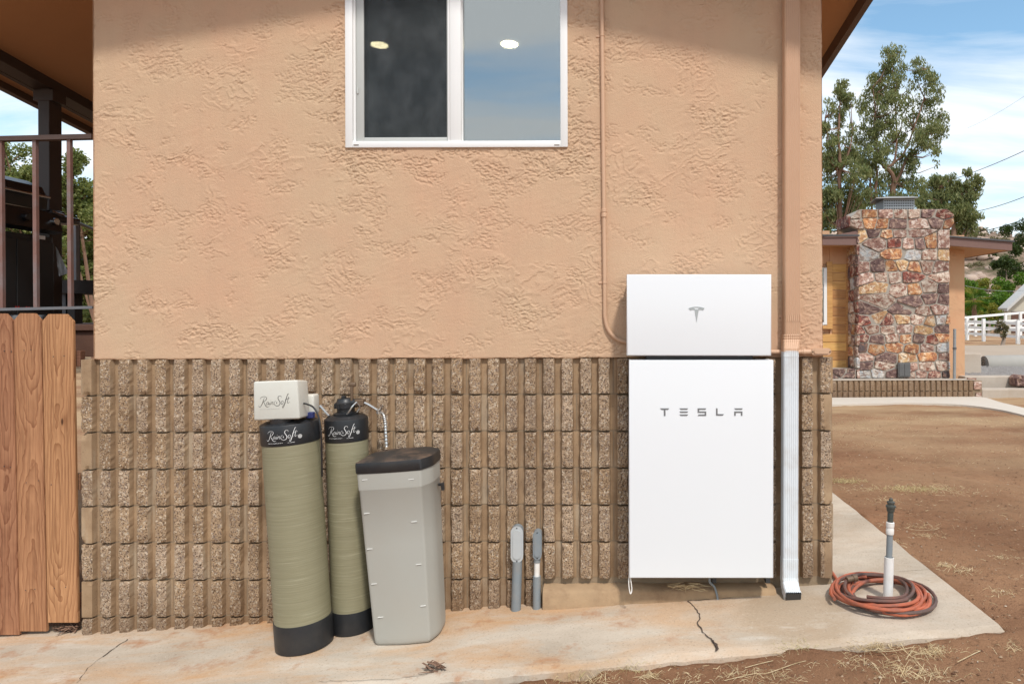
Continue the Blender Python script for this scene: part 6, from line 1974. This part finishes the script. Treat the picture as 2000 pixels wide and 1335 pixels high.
l2 = [([b2, P(1862, 480, 26.5), P(1865, 420, 26.5), P(1882, 370, 26.5), P(1893, 340, 26.5)], .12, .012), ([P(1863, 430, 26.5), P(1845, 390, 26.5), P(1835, 365, 26.5)], .05, .012)]
tree('eucalyptus_tree', 'low drooping eucalyptus tree to the right of the chimney top', b2, rb, l2, M['leaf_euc'], M['bark'], 12500, .16, .050, 13, per=75, rc=(.10, .30), droop=.9, group='eucalyptus trees behind the chimney house')

# oaks seen between the railing bars
for i, (lst, Y, label, mat, nl) in enumerate([
        ([(-30, 340, 50, 0), (15, 320, 30, 0), (40, 300, 18, .5), (30, 350, 34, 0), (60, 335, 20, 0), (65, 390, 34, .6), (20, 410, 46, 0), (-10, 470, 60, 0), (50, 470, 46, 0), (10, 295, 14, 0)], 17.0, 'leafy oak tree behind the grill at the left edge', M['leaf_oak'], 22000),
        ([(140, 330, 20, 0), (158, 362, 22, 0), (128, 360, 22, 0), (150, 400, 30, 0), (178, 415, 22, .3), (120, 400, 26, 0), (165, 440, 30, 0), (132, 455, 34, 0), (150, 310, 8, 0)], 19.0, 'thin topped oak tree between the patio post and the stucco wall', M['leaf_oak'], 17000),
        ([(110, 500, 50, 0), (165, 490, 46, 0), (195, 540, 56, 0), (130, 570, 60, 0), (170, 610, 60, 0), (90, 600, 70, 0), (20, 560, 70, 0), (200, 460, 40, 0), (60, 520, 50, 0)], 22.0, 'dense dark green bush below the oaks behind the deck', M['leaf_oak'], 42000)]):
    bs = pb_list(lst, Y); bc = P(lst[0][0] + 30, 640, Y); bc.z = -.3
    tl2 = [([bc, (bc.x + .2, Y, 1.5), (bs[0][0], Y, bs[0][2])], .06, .02), ([(bc.x + .2, Y, 1.5), (bs[3][0], Y, bs[3][2])], .035, .02), ([(bc.x + .2, Y, 1.5), (bs[-2][0], Y, bs[-2][2])], .035, .02)]
    tree('oak_tree' if i < 2 else 'green_bush', label, bc, bs, tl2, mat, M['bark'], nl, .085 if i < 2 else .14, .05 if i < 2 else .085, 40 + i, per=70 if i < 2 else 40, rc=(.10, .30), droop=.05, group='trees behind the deck' if i < 2 else None)
# shrubs and trees at the far right
def shrub(label, lst, Y, mat, nl, seed, ll=.22, name='green_shrub', rc=(.3, .7), per=3.0, group='shrubs along the far side of the road'):
    bs = pb_list(lst, Y); bc = P(lst[0][0], 655, Y); bc.z = ground_z(bc.x, Y)
    top_ = Vector((bs[0][0], Y, bs[0][2]))
    tree(name, label, bc, bs, [([bc, (bc + top_) / 2 + Vector((.1, 0, 0)), top_], .10, .03)], mat, M['bark_pale'], nl, ll, ll * .5, seed, per=per, rc=rc, droop=.1, group=group, twigs=False)
shrub('tall yellow green shrub beyond the white fence', [(1930, 560, 20, 0), (1915, 580, 18, 0), (1945, 585, 18, 0), (1925, 600, 22, 0), (1955, 605, 16, 0)], 56, M['leaf_yellow'], 4500, 61)
shrub('bright green round shrub between the palm and the cream house', [(1944, 590, 15, 0), (1935, 603, 16, 0), (1955, 605, 14, 0), (1925, 612, 14, 0)], 50, M['leaf_green'], 5000, 62)
shrub('dark green shrub behind the cream house roof', [(1970, 565, 20, 0), (1990, 550, 18, 0), (1960, 580, 16, 0), (1985, 580, 22, 0)], 58, M['leaf_green'], 5000, 63)
shrub('dark spreading tree on the slope at the right edge', [(1965, 510, 14, 0), (1985, 490, 20, 0), (1998, 470, 18, 0), (1975, 535, 22, 0), (1995, 525, 24, 0), (1998, 445, 12, 0), (1968, 452, 5, 0), (1945, 520, 16, 1), (1938, 508, 12, 1)], 62, M['leaf_dark'], 6500, 64, name='dark_tree')
shrub('grey pruned bush trunk in front of the white fence', [(1958, 634, 8, 0), (1953, 640, 7, 0), (1962, 640, 7, 0), (1957, 648, 6, 0)], 31, M['leaf_scrub'], 900, 65, ll=.10, rc=(.08, .16), per=40)
shrub('low yellow flowering shrub left of the cream house', [(1930, 612, 8, 0), (1940, 610, 8, 0), (1950, 612, 7, 0), (1915, 614, 6, 0)], 44, M['leaf_yellow'], 1600, 66, ll=.16, rc=(.12, .3), per=12)
shrub('dark green shrub at the foot of the palm', [(1890, 590, 20, 0), (1895, 612, 18, 0), (1905, 605, 16, 0), (1885, 560, 16, 1)], 54, M['leaf_green'], 4200, 67)
# fan palm
pm = P(1902, 660, 47); pm.z = ground_z(pm.x, 47)
pal = empty('fan_palm', pm, 'small green fan palm at the corner of the neighbouring house', 'palm')
pc_ = P(1902, 583, 47)
m = MB(); m.tube([Vector((0, 0, 0)), (pc_ - pm) * .5 + Vector((.05, 0, 0)), pc_ - pm], [.20, .17, .15], 10); m.build('trunk', M['bark'], pal, smooth=True)
R = random.Random(8)
for k_ in range(26):
    az = R.uniform(0, 6.28); el = R.uniform(-.9, 1.2)
    dd = Vector((math.cos(az) * math.cos(el), math.sin(az) * math.cos(el), math.sin(el)))
    c_ = pc_ - pm; h_ = c_ + dd * R.uniform(.35, .6)
    sdv = dd.cross(Vector((0, 0, 1))).normalized(); upv = sdv.cross(dd)
    m = MB(); m.tube([c_, h_], .015, 5)
    for q_ in range(13):
        an = -1.25 + 2.5 * q_ / 12; L_ = .85 * (1 - .12 * abs(an))
        d2 = dd * math.cos(an) + sdv * math.sin(an)
        t_ = h_ + d2 * L_ - Vector((0, 0, .12)); s_ = (d2.cross(upv)) * .022
        md = h_ + d2 * L_ * .6
        m.add([h_, md + s_, t_, md - s_], [(0, 1, 2), (0, 2, 3)])
    m.build('frond', M['leaf_yellow'] if k_ % 3 == 0 else M['leaf_green'], pal)
# scrub and boulders on the hill
R = random.Random(77); bl = []
for _ in range(420):
    x = R.uniform(40, 110); y = R.uniform(95, 160)
    hgt = 21.5 * math.exp(-((x - 70) / 62) ** 2) + 10 * math.exp(-((x + 60) / 70) ** 2); s_ = smooth01(85, 165, y)
    z = hgt * s_ + (2.2 * mnoise.fractal(Vector((x * .06, y * .06, 0)), .9, 2.0, 5) + mnoise.noise(Vector((x * .3, y * .3, 1)))) * min(1, s_ * 2) + .3
    bl.append((x, y, z, R.uniform(.5, 1.5), .8))
V_, F_ = leaf_cloud(bl, 26000, .5, .3, 5, 0)
o = link_mesh('hill_scrub', np_mesh('hill_scrub', V_, F_), M['leaf_scrub']); tag(o, 'low scrub covering the far rocky hill', 'scrub', kind='stuff')
V, Fq = [], []
for _ in range(900):
    x = R.uniform(35, 120); y = R.uniform(100, 172)
    hgt = 21.5 * math.exp(-((x - 70) / 62) ** 2) + 10 * math.exp(-((x + 60) / 70) ** 2); s_ = smooth01(85, 165, y)
    z = hgt * s_ + (2.2 * mnoise.fractal(Vector((x * .06, y * .06, 0)), .9, 2.0, 5) + mnoise.noise(Vector((x * .3, y * .3, 1)))) * min(1, s_ * 2) + .2
    s = R.uniform(.4, 1.5); n0 = len(V)
    ico = [(-.5, 0, .85), (.5, 0, .85), (-.5, 0, -.85), (.5, 0, -.85), (0, .85, .5), (0, .85, -.5), (0, -.85, .5), (0, -.85, -.5), (.85, .5, 0), (-.85, .5, 0), (.85, -.5, 0), (-.85, -.5, 0)]
    for p in ico: V.append((x + p[0] * s * R.uniform(.7, 1.2), y + p[1] * s, z + p[2] * s * R.uniform(.5, .9)))
    for f in ((0, 4, 1), (0, 9, 4), (9, 5, 4), (4, 5, 8), (4, 8, 1), (8, 10, 1), (8, 3, 10), (5, 3, 8), (5, 2, 3), (2, 7, 3), (7, 10, 3), (7, 6, 10), (7, 11, 6), (11, 0, 6), (0, 1, 6), (6, 1, 10), (9, 0, 11), (9, 11, 2), (9, 2, 5), (7, 2, 11)): Fq.append([n0 + k_ for k_ in f])
t = NT('boulder'); t.bsdf(t.mix((0.30, 0.21, 0.16), (0.52, 0.40, 0.32), t.island()), .9); M['boulder'] = t.done()
o = link_mesh('hill_boulders', np_mesh('hill_boulders', V, Fq), M['boulder']); tag(o, 'pale boulders strewn over the far hill', 'boulders', kind='stuff')

# power lines between poles outside the picture
for (p, q, r_, lab) in (((1780, 372, 33), (2080, 255, 24), .012, 'uppermost thick power line crossing the sky at the right'), ((1860, 419, 30), (2080, 347, 23), .012, 'middle power line running to the right edge of the sky'),
                        ((1860, 458, 28), (2080, 392, 22), .011, 'lowest power line just above the neighbouring roof'), ((1890, 250, 60), (2060, 146, 40), .007, 'thin faint wire high in the sky at the right edge'),
                        ((1860, 551, 40), (2010, 566, 44), .012, 'pale wire sagging low in front of the hill')):
    a, b = P(*p), P(*q); m = MB(); n = 16
    m.tube([a.lerp(b, i / n) - Vector((0, 0, .25 * (1 - (2 * i / n - 1) ** 2))) for i in range(n + 1)], r_, 6)
    top(m, 'power_line', M['cable'] if 'pale' not in lab else M['galv'], lab, 'power line', smooth=True)

# ------------------------------------------------------------------ dry grass, straw and clods on the dirt
def gpos(px, py):
    z = .08
    for _ in range(8):
        Y = (EYE - z) * F / (py - VY); p = P(px, py, Y); z = ground_z(p.x, p.y)
    return Vector((p.x, p.y, z))
rg = random.Random(17)
V, Fq = [], []; V2, Fq2 = [], []
def blade(Vl, Fl, b, d_, L, w, bend):
    n0 = len(Vl); s_ = d_.cross(Vector((rg.gauss(0, 1), rg.gauss(0, 1), rg.gauss(0, 1)))).normalized() * w
    mid2 = b + d_ * L * .55 + Vector((0, 0, L * .10)); tip = b + d_ * L - Vector((0, 0, bend * L))
    tip.z = max(tip.z, b.z + .004)
    Vl += [tuple(b - s_), tuple(b + s_), tuple(mid2 + s_ * .8), tuple(mid2 - s_ * .8), tuple(tip + s_ * .15), tuple(tip - s_ * .15)]
    Fl += [(n0, n0 + 1, n0 + 2, n0 + 3), (n0 + 3, n0 + 2, n0 + 4, n0 + 5)]
def tuft(px, py, n, spread, L, green=False, up=.8):
    c = gpos(px, py)
    for _ in range(int(n * 1.3)):
        b = c + Vector((rg.gauss(0, spread), rg.gauss(0, spread * .45), 0)); b.z = ground_z(b.x, b.y) + .002
        a = rg.uniform(0, 6.28); d_ = Vector((math.cos(a), math.sin(a) * .8, rg.uniform(.15, 1) * up)).normalized()
        blade(V2 if green else V, Fq2 if green else Fq, b, d_, L * rg.uniform(.3, 1.0), rg.uniform(.0006, .0013), rg.uniform(.1, .6))
for px, py, n, sp_, L, gflag in ((1560, 1272, 170, .055, .085, True), (1525, 1278, 50, .05, .08, False), (1600, 1265, 40, .06, .07, False), (1715, 1262, 130, .06, .08, False), (1690, 1266, 60, .07, .09, False), (1830, 1275, 120, .07, .07, False),
                                 (1800, 1282, 50, .08, .09, False), (1890, 1244, 160, .08, .055, False), (1930, 1240, 70, .05, .05, False), (900, 1318, 180, .08, .075, False), (955, 1312, 120, .06, .075, True), (1010, 1318, 110, .07, .07, False), (1080, 1312, 90, .07, .07, False), (1130, 1316, 110, .06, .08, True),
                                 (1215, 1305, 150, .05, .085, False), (1225, 1310, 60, .06, .1, True), (1270, 1322, 60, .035, .06, False), (1170, 1328, 70, .09, .08, False), (1300, 1300, 40, .08, .05, False), (1450, 1318, 40, .10, .08, False), (1500, 1325, 50, .12, .08, False), (1340, 1330, 40, .1, .06, False), (1640, 1300, 40, .12, .08, False), (1760, 1320, 60, .12, .09, False), (1820, 1322, 60, .1, .09, False), (1980, 1272, 50, .08, .07, False), (1740, 1300, 40, .1, .08, False),
                                 (1650, 942, 240, .10, .06, True), (1690, 958, 70, .10, .06, False), (1780, 958, 340, .14, .06, True), (1825, 955, 120, .14, .07, False), (1860, 962, 60, .18, .08, False), (1735, 1065, 60, .05, .06, False), (1820, 1050, 60, .06, .06, False), (1840, 1108, 60, .045, .06, False), (1875, 1120, 40, .05, .07, False), (1955, 1160, 40, .05, .05, False), (1960, 1092, 40, .05, .05, False), (1800, 1030, 40, .1, .07, False), (1730, 980, 40, .06, .05, False),
                                 (1660, 830, 120, .3, .05, True), (1700, 850, 90, .4, .05, False), (1760, 820, 130, .5, .05, False), (1860, 822, 160, .5, .05, False), (1920, 826, 120, .4, .05, False), (1680, 870, 70, .3, .05, False), (1720, 840, 90, .3, .05, False), (1820, 900, 60, .3, .05, False), (1900, 880, 60, .4, .05, False)):
    tuft(px, py, n, sp_ * (.7 if py > 1200 else 1), L, gflag, .95 if gflag else .6)
def in_slab(p): return p.x < 1.84 and p.y > front_y(p.x) - .03
# straw scattered over the yard
k_ = 0
while k_ < 4200:
    px = rg.uniform(820, 2040); py = VY + 160 * (4.6 ** rg.random())
    if py > 1345: continue
    p = gpos(px, py); k_ += 1
    if in_slab(p) or p.x < -1.6: continue
    if mnoise.noise(Vector((p.x * 1.1, p.y * 1.1, 4))) < rg.uniform(-.6, .3): continue
    a = rg.uniform(0, 6.28); p.z += .012
    blade(V, Fq, p, Vector((math.cos(a), math.sin(a), rg.uniform(-.05, .15))), rg.uniform(.010, .045), rg.uniform(.0006, .0014), 0)
# a few long dry runners
for pts in ([(1415, 1335), (1470, 1322), (1500, 1320), (1560, 1300), (1620, 1288)], [(1455, 1310), (1480, 1303), (1510, 1296)], [(1765, 1035), (1790, 1040), (1820, 1040), (1835, 1036)], [(1820, 957), (1850, 963), (1885, 972)], [(1690, 1276), (1740, 1278), (1785, 1270)], [(1870, 1300), (1900, 1285), (1915, 1278)]):
    q = catmull([gpos(*p) + Vector((0, 0, .014)) for p in pts], 8)
    for i in range(len(q) - 1):
        a, b = q[i], q[i + 1]; d_ = (b - a); s_ = Vector((-d_.y, d_.x, 0)).normalized() * .0022; n0 = len(V)
        V += [tuple(a - s_), tuple(a + s_), tuple(b + s_), tuple(b - s_)]; Fq.append((n0, n0 + 1, n0 + 2, n0 + 3))
# dry weeds under the battery
c = P(1335, 1135, YR - .05)
for _ in range(46):
    a = rg.uniform(-.6, 3.7); b = c + Vector((rg.gauss(0, .04), rg.uniform(-.05, .0), rg.uniform(-.03, .0)))
    blade(V, Fq, b, Vector((math.cos(a), -.35, math.sin(a) * .3 - .25)).normalized(), rg.uniform(.03, .10), .0014, .15)
o = link_mesh('dry_grass', np_mesh('dry_grass', V, Fq), M['straw']); tag(o, 'straw coloured dry grass and stems on the dirt', 'dry grass', kind='stuff')
o = link_mesh('weeds', np_mesh('weeds', V2, Fq2), M['straw_green']); tag(o, 'half green weeds along the slab edge and yard', 'weeds', kind='stuff')
# clods and pebbles
V, Fq = [], []
k_ = 0
while k_ < 3800:
    px = rg.uniform(800, 2060); py = VY + 200 * (3.7 ** rg.random())
    if py > 1345: continue
    p = gpos(px, py); k_ += 1
    if in_slab(p) or p.x < -1.7: continue
    s = rg.uniform(.003, .009) * (1.8 if rg.random() < .05 else 1); n0 = len(V)
    for dx, dy, dz in ((1, 0, 0), (-1, 0, 0), (0, 1, 0), (0, -1, 0), (.2, .1, .8), (0, 0, -.8)):
        V.append((p.x + dx * s * rg.uniform(.7, 1.3), p.y + dy * s * rg.uniform(.7, 1.3), p.z + .004 + dz * s * rg.uniform(.6, 1.2)))
    for f in ((0, 2, 4), (2, 1, 4), (1, 3, 4), (3, 0, 4)): Fq.append([n0 + i for i in f])
t = NT('clod'); t.bsdf(t.ramp(t.island(), [(0.0, (0.10, 0.05, 0.03)), (.6, (0.22, 0.12, 0.07)), (.9, (0.34, 0.24, 0.16)), (1.0, (0.5, 0.42, 0.33))]), .95, 0, t.bump(t.noise(t.pos(), 200, 3), .6, .003), .1); M['clod'] = t.done()
o = link_mesh('pebbles', np_mesh('pebbles', V, Fq), M['clod']); tag(o, 'small clods and pebbles scattered over the dirt', 'pebbles', kind='stuff')
